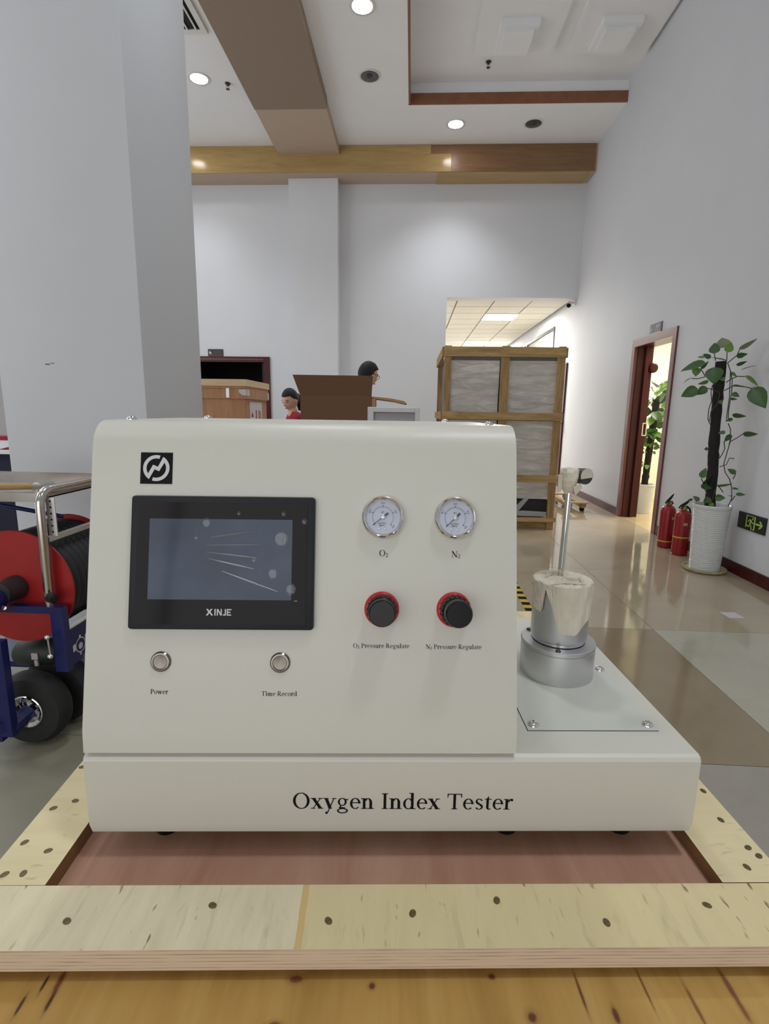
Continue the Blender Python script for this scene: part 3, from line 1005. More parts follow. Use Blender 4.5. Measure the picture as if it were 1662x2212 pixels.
def ring(cx, cy, ro, ri, a0, a1, n=28):
    q, p = [], None
    for k in range(n + 1):
        a = math.radians(a0 + (a1 - a0) * k / n)
        c = ((cx + ro * math.cos(a), cy + ro * math.sin(a)), (cx + ri * math.cos(a), cy + ri * math.sin(a)))
        if p:
            q.append([p[0], c[0], c[1], p[1]])
        p = c
    return q


S = 0.0337 / 378
polys += ring(0, 0, 157 * S, 116 * S, 73, 236) + ring(0, 0, 157 * S, 116 * S, 59, -108)
up = [(-97, -67), (-40, 40), (18, 16), (80, 133)]
dn = [(-84, -134), (-20, -15), (35, -38), (96, 68)]
for k in range(3):
    polys.append([(up[k][0] * S, up[k][1] * S), (dn[k][0] * S, dn[k][1] * S), (dn[k + 1][0] * S, dn[k + 1][1] * S), (up[k + 1][0] * S, up[k + 1][1] * S)])
print_polys('emblem_mark', polys, M['white_ink'], em, pp(0.0700, 0.2769, 0.0006), UX, UY, 0.0003)

# touch panel
hx0, hx1, hy0, hy1 = 0.0470, 0.2408, 0.1068, 0.2472
b = MB()
pbox(b, hx0, hy0, hx1, hy1, 0, 0.0075)
tp = b.bevel(0.0035, 2).build('touch_panel', M['bezel'], mc, True, angle=30)
pbox(MB(), hx0 + 0.008, hy0 + 0.006, hx1 - 0.008, hy1 - 0.007, 0.0076, 0.0081).build('panel_glass', M['gloss_black'], tp)
pbox(MB(), 0.0680, 0.1385, 0.2173, 0.2228, 0.0081, 0.0083).build('display', M['lcd'], tp)
# protective film with raised folds and air bubbles
M['fold'] = film('film_fold', 0.16, 0.12)
for (a, l0, l1) in ((0.20, 0.004, 0.050), (0.03, 0.0, 0.058), (-0.13, 0.0, 0.052), (-0.27, 0.002, 0.050), (-0.44, 0.016, 0.075)):
    pts, rs = [], []
    for k in range(9):
        d = l0 + (l1 - l0) * k / 8
        pts.append(pp(0.1285 + d, 0.194 + a * 0.045 + a * d * 0.8 - 0.06 * d * d, 0.0086))
        rs.append(0.0002 + 0.0012 * math.sin(PI * min(1, (k + 0.4) / 8.8)) ** 0.8)
    MB().tube(pts, rs, 8).build('film_fold', M['fold'], tp, True)
M['bubble'] = film('film_bubble', 0.06, 0.1)
for (bx, by, br) in ((0.206, 0.203, 0.0085), (0.198, 0.166, 0.0062), (0.178, 0.180, 0.003), (0.1275, 0.219, 0.0052), (0.217, 0.150, 0.0062), (0.230, 0.221, 0.0035), (0.208, 0.229, 0.003), (0.161, 0.229, 0.0026), (0.117, 0.203, 0.0028)):
    b = MB().sphere((0, 0, 0), (br * 0.85, br, 0.0009), 20, 10)
    b.bm.transform(pmt(bx, by, 0.0087))
    b.build('film_bubble', M['bubble'], tp, True)
# maker's word under the display, with a cut-away X
zz = 0.0082
xs_, ys_, hh = 0.1290, 0.1222, 0.0068
polys = [[(0, 0), (0.0018, 0), (0.0068, hh), (0.0049, hh)], [(0.0002, hh), (0.0022, hh), (0.0040, hh * 0.55), (0.0029, hh * 0.42)], [(0.0034, hh * 0.45), (0.0047, hh * 0.58), (0.0076, 0), (0.0056, 0)]]
polys += [[(0.0088, 0), (0.0101, 0), (0.0101, hh), (0.0088, hh)]]
polys += [[(0.0113, 0), (0.0125, 0), (0.0125, hh), (0.0113, hh)], [(0.0113, hh), (0.0127, hh), (0.0165, 0), (0.0151, 0)], [(0.0153, 0), (0.0165, 0), (0.0165, hh), (0.0153, hh)]]
polys += [[(0.0196, 0.0012), (0.0208, 0), (0.0208, hh), (0.0196, hh)], [(0.0178, 0), (0.0202, 0), (0.0202, 0.0013), (0.0174, 0.0013)]]
polys += [[(0.0217, 0), (0.0229, 0), (0.0229, hh), (0.0217, hh)], [(0.0217, 0), (0.0262, 0), (0.0262, 0.0012), (0.0217, 0.0012)], [(0.0217, hh / 2 - 0.0006), (0.0255, hh / 2 - 0.0006), (0.0255, hh / 2 + 0.0006), (0.0217, hh / 2 + 0.0006)], [(0.0217, hh - 0.0012), (0.0264, hh - 0.0012), (0.0264, hh), (0.0217, hh)]]
print_polys('panel_lettering', polys, M['white_ink'], tp, pp(xs_, ys_, 0.0081), UX, UY, 0.0003)
sans('power_mark', 'PWR', 0.0011, M['white_ink'], tp, pp(0.2222, 0.1377, 0.0081), UX, UY, 0.0003)


# pressure gauges
def gauge(s, t, turn, sx):
    g = MB().lathe([(0.0195, 0.0), (0.0228, 0.0), (0.0230, 0.004), (0.0224, 0.0068), (0.0205, 0.0082), (0.0186, 0.0072), (0.0182, 0.0052), (0.0182, 0.001)], 48, pmt(s, t), cap=False).build('pressure_gauge', M['chrome'], mc, True, angle=60)
    MB().lathe([(0, 0.0035), (0.0183, 0.0035), (0.0183, 0.001), (0, 0.001)], 40, pmt(s, t), cap=False).build('dial', M['dial'], g)
    q = []
    for k in range(41):
        a = math.radians(222 - 264 * k / 40)
        r0, r1, wd = 0.0107, (0.0132 if k % 10 == 0 else 0.0121), (0.00032 if k % 10 == 0 else 0.00012)
        cx, sy = math.cos(a), math.sin(a)
        q.append([(r0 * cx - wd * sy, r0 * sy + wd * cx), (r0 * cx + wd * sy, r0 * sy - wd * cx), (r1 * cx + wd * sy, r1 * sy - wd * cx), (r1 * cx - wd * sy, r1 * sy + wd * cx)])
    q += ring(0, 0, 0.0108, 0.01065, 222, -42, 40)
    print_polys('dial_scale', q, M['ink'], g, pp(s, t, 0.0035), UX, UY, 0.0002)
    for txt, k in (('0.1', 10), ('0.2', 20), ('0.3', 30), ('0.4', 40)):
        a = 222 - 264 * k / 40
        ar = math.radians(a)
        rot = math.radians(a - 90)
        if txt == '0.4':
            rot += PI
        ux = UX * math.cos(rot) + UY * math.sin(rot)
        uy = UX * -math.sin(rot) + UY * math.cos(rot)
        sans('dial_number', txt, 0.0019, M['ink'], g, pp(s + 0.0151 * math.cos(ar), t + 0.0151 * math.sin(ar), 0.0035), ux, uy, 0.0002, width=0.0034, bold=0.02)
    sans('dial_word', 'AirTAC', 0.0020, M['ink_blue'], g, pp(s - 0.0006, t - 0.0066, 0.0035), UX, UY, 0.0002, width=0.0088, bold=0.02)
    sans('dial_unit', 'MPa', 0.0015, M['ink'], g, pp(s - 0.0008, t - 0.0090, 0.0035), UX, UY, 0.0002, width=0.006, bold=0.015)
    print_polys('dial_badge', [[(-0.0015, 0), (-0.0003, 0), (-0.0003, 0.0016), (-0.0015, 0.0016)], [(0.0001, 0), (0.0015, 0), (0.0015, 0.0004), (0.0001, 0.0004)], [(0.0001, 0.0012), (0.0015, 0.0012), (0.0015, 0.0016), (0.0001, 0.0016)]], M['ink_soft'], g, pp(s, t + 0.0045, 0.0035), UX, UY, 0.0002)
    a = math.radians(turn)
    cx, sy = math.cos(a), math.sin(a)
    b = MB()
    n1 = [(-0.0018, 0.0004), (-0.0018, -0.0004), (0.0140, -0.00035), (0.0140, 0.00035)]
    n2 = [(-0.0070, 0.0011), (-0.0070, -0.0011), (-0.0012, -0.0011), (-0.0012, 0.0011)]
    for pts in (n1, n2):
        b.prism([(x * cx - y * sy, x * sy + y * cx, 0.0046) for x, y in pts], (0, 0, 0.0005), pmt(s, t))
    b.build('needle', M['ink'], g)
    MB().lathe([(0, 0.0064), (0.0016, 0.0062), (0.0020, 0.0055), (0.0026, 0.0052), (0.0026, 0.0038), (0, 0.0038)], 20, pmt(s, t), cap=False).build('needle_hub', M['alu'], g, True)
    for dx in (-0.0036, 0.0026):
        MB().lathe([(0, 0.0052), (0.0009, 0.0048), (0.0013, 0.0036), (0, 0.0036)], 12, pmt(s + dx, t - 0.0122), cap=False).build('stop_pin', M['chrome'], g, True)
    MB().lathe([(0, 0.0048), (0.0006, 0.0045), (0.0009, 0.0036), (0, 0.0036)], 10, pmt(s - 0.0074, t - 0.0078), cap=False).build('stop_pin', M['chrome'], g, True)
    MB().lathe([(0, 0.0070), (0.0100, 0.0070), (0.0185, 0.0069), (0.0185, 0.0066), (0, 0.0066)], 40, pmt(s, t), cap=False).build('gauge_glass', glassy('gauge_glass', (225, 230, 240), 0.07, 0.02), g, True)
    return g


gauge(0.3128, 0.2270, 218, 0)
gauge(0.3904, 0.2270, 224, 0)


# regulator knobs: red lock ring, tapered black neck, wide black cap
def knob(s, t, dx, dy, nlen):
    k = MB().lathe([(0.0120, 0.0), (0.0184, 0.0), (0.0186, 0.0015), (0.0180, 0.0042), (0.0165, 0.0055), (0.0120, 0.0055)], 40, pmt(s, t), cap=False).build('lock_ring', M['red_plastic'], mc, True, angle=50)
    b = MB()
    base_c, top_c = Vector((0, 0, 0.002)), Vector((dx, dy, nlen))
    ax = (top_c - base_c).normalized()
    q = pmt(s, t) @ axis_mt(base_c, ax)
    L = (top_c - base_c).length
    b.lathe([(0, 0), (0.0155, 0), (0.0153, L * 0.45), (0.0146, L * 0.5), (0.0128, L * 0.55), (0.0128, L * 0.62)], 36, q, cap=False)
    b.build('knob_skirt', M['black'], k, True, angle=40)
    b = MB()
    b.lathe([(0.0120, L * 0.6), (0.0140, L * 0.62), (0.0141, L * 0.9), (0.0136, L * 0.96), (0.0125, L), (0, L)], 36, q, cap=False)
    b.build('knob_cap', M['black'], k, True, angle=40)
    b = MB()
    for j in range(18):
        a = 2 * PI * j / 18
        b.box(-0.0009, -0.0006, L * 0.02, 0.0009, 0.0009, L * 0.44, q @ Matrix.Rotation(a, 4, 'Z') @ Matrix.Translation((0, 0.0153, 0)))
    gp = b.build('grip_ribs', M['black'], k)
    return k


knob(0.3126, 0.1292, 0.0000, -0.0010, 0.030)
knob(0.3895, 0.1292, 0.0010, -0.0008, 0.034)


# push buttons
def button(s, t, turn):
    g = MB().lathe([(0.0074, 0.0), (0.0106, 0.0), (0.0106, 0.0012), (0.0092, 0.0026), (0.0076, 0.0028), (0.0074, 0.0012)], 36, pmt(s, t), cap=False).build('push_button', M['ringsteel'], mc, True, angle=30)
    q = pmt(s, t) @ Matrix.Rotation(math.radians(turn), 4, 'Z')
    b = MB()
    b.lathe([(0, 0.0017), (0.0035, 0.0019), (0.0071, 0.0023), (0.0072, 0.0005), (0, 0.0005)], 48, cap=False)
    o = b.build('button_cap', M['button'], g, True, angle=30)
    o.matrix_local = q
    return g


t = NT('turned_steel')
t.base(lin((138, 130, 122)))
t.b.inputs['Metallic'].default_value = 1.0
t.b.inputs['Roughness'].default_value = 0.34
t.b.inputs['Anisotropic'].default_value = 0.95
tg = t.n('ShaderNodeTangent', direction_type='RADIAL', axis='Z')
t.l(tg.outputs[0], t.b.inputs['Tangent'])
M['button'] = t.m
M['ringsteel'] = mat('turned_ring', (128, 122, 118), 0.22, 1.0, var=0.05, scale=300)
button(0.0808, 0.0726, 60)
button(0.2058, 0.0722, 0)
for txt, s0, t0, wd in (('O_2', 0.3091, 0.1853, 0.0098), ('N_2', 0.3868, 0.1848, 0.0098), ('O_2 Pressure Regulate', 0.2825, 0.0880, 0.0600), ('N_2 Pressure Regulate', 0.3598, 0.0874, 0.0600), ('Power', 0.0706, 0.0390, 0.0187), ('Time Record', 0.1867, 0.0374, 0.0376)):
    print_polys('panel_print', serif(txt, wd), M['ink'], mc, pp(s0, t0), UX, UY, 0.0003)

# cover plate on the base with its bolts, column and paper-wrapped head
cp = MB().box(0.4843, 0.0470, ZT, 0.6365, 0.330, ZT + 0.0012).build('cover_plate', M['coat2'], mc)
b = MB()
for q in ((0.4836, 0.0463, 0.6372, 0.0470), (0.6365, 0.0470, 0.6372, 0.330), (0.4836, 0.0470, 0.4843, 0.330)):
    b.box(q[0], q[1], ZT - 0.001, q[2], q[3], ZT + 0.0004)
b.build('plate_seam', M['darksteel'], mc)
for (u, n) in ((0.4934, 0.0568), (0.6292, 0.0574), (0.6300, 0.1930)):
    bolt(cp, u, n, ZT + 0.0012, 0.0068)
DC = (0.565, 0.190)
dr = MB().lathe([(0.0, 0), (0.0497, 0), (0.0501, 0.002), (0.0501, 0.0415), (0.0489, 0.0422), (0.0489, 0.0442), (0.0506, 0.0450), (0.0506, 0.0478), (0.0497, 0.0490), (0.0360, 0.0490)], 64, cap=False).build('burner_drum', M['alu'], mc, True, loc=(DC[0], DC[1], ZT + 0.0012), angle=30)
for a in (-1.90, 0.25, 2.4):
    MB().lathe([(0, 0.0022), (0.0022, 0.0022), (0.0036, 0.0010), (0.0036, 0)], 14, cap=False).build('bolt', M['darksteel'], dr, True, loc=(0.0440 * math.cos(a), 0.0440 * math.sin(a), 0.0488))
zc = ZT + 0.0502
zc1 = 1.0275
cy = MB().lathe([(0, 0), (0.0340, 0), (0.0356, 0.001), (0.0356, 0.0045), (0.0374, 0.0062), (0.0382, 0.009), (0.0382, zc1 - zc - 0.002), (0.0372, zc1 - zc), (0, zc1 - zc)], 64, cap=False).build('column', M['alu'], mc, True, loc=(DC[0], DC[1], zc), angle=30)
# paper tape over the column: crumpled disc on top and hanging tongues
bmw = bmesh.new()
NA = 72
tongue = {}
rnd = random.Random(5)
rows = []


def drop(a):
    """length of paper hanging at angle a (degrees, -90 faces the camera)"""
    a = (a + 180) % 360 - 180
    if -140 <= a <= -18:                       # big pointed flap in front
        pts = [(-140, 0.006), (-128, 0.026), (-112, 0.061), (-104, 0.064), (-80, 0.066), (-50, 0.047), (-28, 0.030), (-18, 0.012)]
    elif -178 <= a < -140:                     # smaller flap on the left
        pts = [(-178, 0.034), (-160, 0.039), (-146, 0.041), (-142, 0.012), (-140, 0.006)]
    else:
        return 0.010 + 0.004 * math.sin(a * 0.13)
    for (x0, y0), (x1, y1) in zip(pts, pts[1:]):
        if x0 <= a <= x1:
            return y0 + (y1 - y0) * (a - x0) / (x1 - x0)
    return pts[-1][1]


zt_ = zc1 - zc
ctrv = bmw.verts.new((0.0, 0.0, zt_ + 0.004))
for r in (0.010, 0.021, 0.031, 0.0387):
    rows.append([bmw.verts.new((r * math.cos(2 * PI * k / NA), r * math.sin(2 * PI * k / NA), zt_ + 0.0024 + rnd.uniform(-0.0014, 0.0016) * (1 if r < 0.035 else 0.4))) for k in range(NA)])
for f in (0.0, 0.33, 0.66, 1.0):
    rg = []
    for k in range(NA):
        a = 360 * k / NA
        L = drop(a) * f
        r = 0.0396 + 0.0007 * math.sin(a * 0.21 + f * 5) + (0.0008 * f if f > 0.5 else 0) + rnd.uniform(-0.0003, 0.0005)
        rg.append(bmw.verts.new((r * math.cos(math.radians(a)), r * math.sin(math.radians(a)), zt_ + 0.001 - L)))
    rows.append(rg)
for k in range(NA):
    bmw.faces.new((ctrv, rows[0][k], rows[0][(k + 1) % NA]))
for a, b_ in zip(rows, rows[1:]):
    for k in range(NA):
        bmw.faces.new((a[k], b_[k], b_[(k + 1) % NA], a[(k + 1) % NA]))
me = bpy.data.meshes.new('paper_wrap')
bmesh.ops.recalc_face_normals(bmw, faces=list(bmw.faces))
bmw.to_mesh(me)
bmw.free()
me.materials.append(M['tape'])
link('paper_wrap', me, cy, False)
for (sx, sy, rz, l) in ((-0.010, -0.024, 0.3, 0.016), (0.006, -0.026, -0.2, 0.016), (-0.016, 0.012, 0.8, 0.02), (0.02, -0.010, 1.2, 0.015)):
    MB().prism([(-l, -0.002, 0), (0, 0.002, 0.003), (l, -0.001, 0), (0, -0.004, 0.0005)], (0, 0, 0.0006), Matrix.Translation((sx, sy, zt_ + 0.003)) @ Matrix.Rotation(rz, 4, 'Z')).build('paper_fold', M['tape_edge'], cy)
rod0 = Vector((0.5655, 0.2010, zc1))
rod1 = Vector((0.5680, 0.2010, 1.158))
MB().tube([rod0, rod1], 0.0042, 20).build('support_rod', M['chrome'], mc, True)
# bracket head wrapped in paper, with the round end of a clamp showing
bmh = bmesh.new()
bmesh.ops.create_icosphere(bmh, subdivisions=3, radius=1)
for v in bmh.verts:
    x, y, z = v.co
    f = 0.6 + 0.4 * (z + 1) / 2
    v.co = Vector((0.0155 * x * f, 0.0150 * y * f, 0.0200 * z))
    k = 1 + 0.07 * math.sin(19 * x + 7 * z) * math.sin(13 * y + 5 * z) + rnd.uniform(-0.03, 0.03)
    v.co *= k
    if v.co.z > 0.015:
        v.co.z = 0.015 + (v.co.z - 0.015) * 0.3
    if v.co.x > 0.004 and v.co.z > 0:
        v.co.x *= 1.25
me = bpy.data.meshes.new('wrapped_head')
bmh.to_mesh(me)
bmh.free()
me.materials.append(M['tape'])
hd = link('wrapped_head', me, mc, False, loc=(0.5662, 0.2010, 1.1650))
MB().lathe([(0, -0.016), (0.0098, -0.016), (0.0105, -0.014), (0.0108, 0.0), (0.0100, 0.0015), (0, 0.0015)], 32, axis_mt((0.0204, -0.007, 0.0055), (0.35, -0.93, 0.05)), cap=False).build('clamp_end', M['darksteel'], hd, True)
b = MB()
q = axis_mt((0.0204, -0.007, 0.0055), (0.35, -0.93, 0.05), (1, 0, 0))
b.prism([(0.0108 * math.cos(math.radians(a)), 0.0108 * math.sin(math.radians(a)), 0.0020) for a in range(-6, 200, 12)], (0, 0, 0.0005), q)
b.build('clamp_paper', M['tape_edge'], hd)
MB().prism([(-0.0185, -0.010, 0.008), (-0.0135, -0.013, 0.0075), (-0.0135, -0.013, -0.014), (-0.0175, -0.010, -0.0165)], (0.0008, 0.0016, 0)).build('paper_tab', M['tape'], hd)
MB().prism([(-0.013, -0.0125, 0.0165), (-0.0085, -0.0145, 0.016), (-0.009, -0.015, 0.010), (-0.013, -0.0135, 0.009)], (0.0003, 0.001, 0)).build('paper_tab', M['tape_edge'], hd)
MB().prism([(0.002, -0.013, -0.008), (0.014, -0.010, -0.003), (0.015, -0.010, -0.010), (0.006, -0.012, -0.020)], (0.0003, 0.001, 0)).build('paper_tab', M['tape'], hd)
# rubber feet
for (u, n) in ((0.065, 0.045), (0.464, 0.045), (0.60, 0.045), (0.065, 0.35), (0.60, 0.35)):
    MB().lathe([(0, 0), (0.014, 0), (0.017, 0.03), (0.017, 0.0305), (0, 0.0305)], 18, cap=False).build('rubber_foot', M['black'], mc, True, loc=(u, n, 0.767))

# ---- tray-like crate bottom under the machine
pk = ((210, 198, 168), (221, 210, 180), (228, 219, 190), (216, 202, 166), (222, 202, 176), (206, 180, 156))
M['ply_top'] = wood('birch_plywood', pk, 'Y', 14, 6, 0.65, 0.3, specks=0.85, plies=(0.763, 0.785, 6), split=(0.2368, 0.0, (216, 198, 140)))
M['ply_top2'] = wood('birch_plywood_yellow', ((204, 194, 154), (216, 206, 166), (222, 214, 178), (210, 196, 150), (222, 202, 176), (206, 180, 156)), 'Y', 14, 6, 0.65, 0.3, specks=0.5, plies=(0.763, 0.785, 6))
M['ply_side'] = wood('birch_plywood_side', ((216, 200, 160), (224, 210, 170), (230, 217, 180), (218, 200, 154), (150, 112, 76), (120, 86, 58)), 'X', 8, 8, 0.65, 0.3, specks=0.25, plies=(0.763, 0.785, 6))
M['ply_red'] = wood('red_meranti_ply', ((166, 122, 102), (184, 142, 120), (200, 162, 140), (176, 132, 110)), 'Y', 3, 5, 0.5, 1.2, bump=0.05)
tr = thing('crate_tray', 'pale plywood crate base framing a reddish panel under the tester', 'crate', (AX, AY, 0), TH)
MB().box(-0.075, -0.10, 0.752, 0.727, 0.675, 0.7665).build('base_panel', M['ply_red'], tr)
def screws(parent, pts):
    for (u, n) in pts:
        a = rnd.uniform(0, 3)
        MB().lathe([(0, 0.0002), (0.0040, 0.0004), (0.0044, 0.0), (0.0044, -0.002)], 12, Matrix.Rotation(a, 4, 'Z') @ Matrix.Diagonal((1.0, 0.75, 1, 1)), cap=False).build('screw', M['screw'], parent, True, loc=(u, n, 0.7851))


M['screw'] = mat('countersunk_screw', (112, 100, 72), 0.4, 0.6, var=0.4, scale=300)
p = MB().box(-0.084, -0.115, 0.763, 0.733, -0.051, 0.785).build('frame_plank', M['ply_top'], tr)
screws(p, [(0.024, -0.088), (0.153, -0.073), (0.265, -0.089), (0.344, -0.082), (0.427, -0.069), (0.525, -0.092), (0.631, -0.075)])
p = MB().box(-0.084, -0.0505, 0.7655, -0.019, 0.690, 0.785).build('frame_plank', M['ply_side'], tr)
screws(p, [(-0.073, 0.002), (-0.067, -0.038), (-0.049, -0.037), (-0.053, 0.064), (-0.072, 0.052), (-0.078, 0.125), (-0.041, -0.009)])
p = MB().box(0.663, -0.0500, 0.7655, 0.733, 0.690, 0.785).build('frame_plank', M['ply_side'], tr)
screws(p, [(0.725, 0.081), (0.716, 0.033), (0.720, -0.007), (0.724, -0.018), (0.701, -0.032)])
MB().box(-0.019, 0.62, 0.7655, 0.663, 0.690, 0.785).build('frame_plank', M['ply_top2'], tr)
# larger golden plywood crate carrying it
kn = [(0.2385, -0.1145, 0.752, 0.007, 0.55, (112, 60, 32)), (0.3061, -0.1206, 0.752, 0.0035, 1.0, (88, 42, 26)), (0.4141, -0.1136, 0.752, 0.0035, 0.8, (100, 46, 30)), (0.441, -0.1461, 0.752, 0.0052, 1.1, (84, 36, 24)), (0.5128, -0.1450, 0.752, 0.0028, 2.6, (92, 40, 30)), (0.226, -0.151, 0.752, 0.007, 0.6, (110, 62, 34)),
      (0.0176, -0.1167, 0.752, 0.0016, 5.0, (52, 26, 24)), (0.0311, -0.1297, 0.752, 0.0020, 5.5, (50, 24, 24)), (0.0300, -0.1140, 0.752, 0.0034, 4.0, (112, 56, 38)), (0.0080, -0.1340, 0.752, 0.0016, 6.0, (60, 32, 26)), (0.4896, -0.128, 0.752, 0.0016, 12.0, (104, 54, 36)), (0.6245, -0.130, 0.752, 0.0030, 9.0, (118, 72, 42)), (0.548, -0.125, 0.752, 0.0014, 14.0, (120, 74, 40)), (0.585, -0.140, 0.752, 0.0020, 10.0, (122, 80, 46))]
M['ply_gold'] = wood('golden_plywood', ((166, 128, 66), (186, 148, 82), (200, 166, 102), (176, 136, 70)), 'Y', 7, 9, 0.55, 0.7, knots=kn)
lc = thing('plywood_crate', 'larger golden plywood crate with dark knots under the pale crate base', 'crate', (AX, AY, 0), TH)
MB().box(-0.070, -0.25, 0.734, 0.720, 0.68, 0.752).build('lid_panel', M['ply_gold'], lc)
for q in ((-0.06, -0.24, 0.71, -0.222), (-0.06, 0.652, 0.71, 0.67), (-0.06, -0.222, -0.042, 0.652), (0.692, -0.222, 0.71, 0.652)):
    MB().box(q[0], q[1], 0.0, q[2], q[3], 0.734).build('side_panel', M['ply_gold'], lc)

# ================================================================ BLUE HOSE-REEL CART ON THE LEFT
ct = thing('hose_reel_cart', 'blue wheeled cart with red reel and stainless tray in front of pillar', 'cart', (-1.43, 1.9, 0))
OFF = Vector((-1.43, 1.9, 0))


def L_(x, y, z):
    return Vector((x, y, z)) - OFF


YAX = (0, -1, 0)
# reel
MB().lathe([(0, 0), (0.215, 0), (0.217, 0.004), (0.215, 0.008), (0, 0.008)], 56, axis_mt(L_(-1.455, 1.80, 0.590), YAX), cap=False).build('reel_flange', M['reel_red'], ct, True)
MB().lathe([(0, 0), (0.215, 0), (0.217, 0.004), (0.215, 0.008), (0, 0.008)], 56, axis_mt(L_(-1.455, 2.12, 0.590), YAX), cap=False).build('reel_flange', M['reel_red'], ct, True)
prof = []
for k in range(9):
    y = 0.008 + k * 0.0340
    prof += [(0.186, y), (0.196, y + 0.009), (0.199, y + 0.017), (0.196, y + 0.026)]
MB().lathe([(0, 0.006)] + prof + [(0, 0.312)], 48, axis_mt(L_(-1.455, 2.12, 0.590), YAX), cap=False).build('hose_coil', M['hose'], ct, True, angle=80)
hb = MB().lathe([(0.046, 0), (0.046, 0.03), (0.040, 0.045), (0.040, 0.085), (0, 0.085)], 28, axis_mt(L_(-1.458, 1.792, 0.592), YAX), cap=False).build('reel_hub', M['darksteel'], ct, True)
MB().lathe([(0, 0), (0.038, 0), (0.040, 0.004), (0.040, 0.05), (0.036, 0.055), (0, 0.055)], 24, axis_mt(L_(-1.470, 1.707, 0.572), YAX), cap=False).build('hub_cap', M['blue'], hb, True)
for (x, z) in ((-1.435, 0.545), (-1.50, 0.548)):
    MB().lathe([(0, 0.012), (0.008, 0.01), (0.010, 0.0)], 8, axis_mt(L_(x, 1.70, z), (0.2, -1, 0.3)), cap=False).build('bolt', M['steel'], hb, True)
# steel frame
fr = MB()
fr.box(-1.95, 1.735, 0.512, -1.300, 1.765, 0.538)
fr.box(-1.300, 1.735, 0.285, -1.252, 1.765, 0.538)
fr.build('front_frame', M['blue'], ct, loc=-OFF)
o = MB().box(-1.425, 1.60, 0.10, -1.385, 1.63, 0.46).box(-1.70, 1.60, 0.08, -1.425, 1.625, 0.13).build('front_upright', M['blue'], ct, loc=-OFF)
o = MB().tube([(-1.45, 1.60, 0.15), (-1.41, 1.63, 0.12), (-1.395, 1.70, 0.141)], 0.03, 8).build('axle_bracket', M['blue'], ct, loc=-OFF)
MB().prism([(-1.275, 1.95, 0.14), (-1.275, 2.40, 0.14), (-1.275, 2.40, 0.435), (-1.275, 1.768, 0.435), (-1.275, 1.768, 0.29), (-1.275, 1.92, 0.29)], (0.012, 0, 0)).build('side_plate', M['blue'], ct, loc=-OFF)
MB().prism([(-1.275, 1.775, 0.435), (-1.275, 2.40, 0.435), (-1.275, 2.40, 0.449), (-1.275, 1.775, 0.441)], (0.014, 0, 0)).build('side_rail', M['white_trim'], ct, loc=-OFF)
MB().box(-1.85, 1.95, 0.18, -1.275, 2.25, 0.205).build('deck_plate', M['blue'], ct, loc=-OFF)
MB().box(-1.29, 2.22, 0.06, -1.25, 2.26, 0.60).build('rear_upright', M['blue'], ct, loc=-OFF)
MB().box(-1.90, 2.22, 0.52, -1.25, 2.255, 0.548).build('rear_frame', M['blue'], ct, loc=-OFF)
# maker badge on the side plate: a toothed ring and two small labels
q = ring(0, 0, 0.030, 0.026, 0, 360, 24) + [[(-0.046, -0.012), (-0.030, -0.010), (-0.030, 0.018), (-0.046, 0.014)], [(0.030, 0.0), (0.046, 0.002), (0.046, 0.03), (0.030, 0.028)], [(-0.006, 0.030), (0.006, 0.030), (0.004, 0.040), (-0.004, 0.040)], [(-0.008, -0.04), (0.002, -0.04), (0.0, -0.03), (-0.006, -0.03)]]
print_polys('badge_mark', q, M['white_ink'], ct, L_(-1.263, 1.832, 0.350), (0, 1, 0), (0, 0, 1), 0.001)
print_polys('badge_mark', [[(0.013 * math.cos(a / 8 * PI), 0.013 * math.sin(a / 8 * PI)) for a in range(16)]], M['label'], ct, L_(-1.263, 1.832, 0.346), (0, 1, 0), (0, 0, 1), 0.0012)
print_polys('badge_mark', [[(-0.02, -0.008), (0.03, -0.002), (0.03, 0.012), (-0.02, 0.006)]], M['sign_grey'], ct, L_(-1.263, 1.86, 0.298), (0, 1, 0), (0, 0, 1), 0.001)


# twin pneumatic wheels on one axle, seen on their chrome rims
def wheel(x, y):
    wh = MB().lathe([(0.062, -0.040), (0.095, -0.046), (0.125, -0.040), (0.139, -0.020), (0.141, 0.0), (0.139, 0.020), (0.125, 0.040), (0.095, 0.046), (0.062, 0.040)], 40, axis_mt(L_(x, y, 0.141), YAX), cap=False).build('tyre', M['tyre'], ct, True)
    q = axis_mt(L_(x, y, 0.141), YAX)
    MB().lathe([(0.050, 0.030), (0.062, 0.040), (0.064, 0.043), (0.060, 0.045), (0.048, 0.036), (0.046, 0.018), (0, 0.018)], 32, q, cap=False).build('wheel_rim', M['chrome'], wh, True)
    b = MB()
    for k in range(5):
        b.box(0.012, -0.007, 0.018, 0.050, 0.007, 0.036, q @ Matrix.Rotation(2 * PI * k / 5 + 0.3, 4, 'Z'))
    b.build('wheel_spokes', M['chrome'], wh)
    MB().lathe([(0, 0.05), (0.014, 0.048), (0.018, 0.04), (0.018, 0.018)], 18, q, cap=False).build('wheel_hub', M['darksteel'], wh, True)
    return wh


wheel(-1.402, 1.735)
wheel(-1.392, 1.868)
MB().tube([L_(-1.40, 1.68, 0.141), L_(-1.39, 2.1, 0.141)], 0.014, 12).build('axle', M['darksteel'], ct, True)
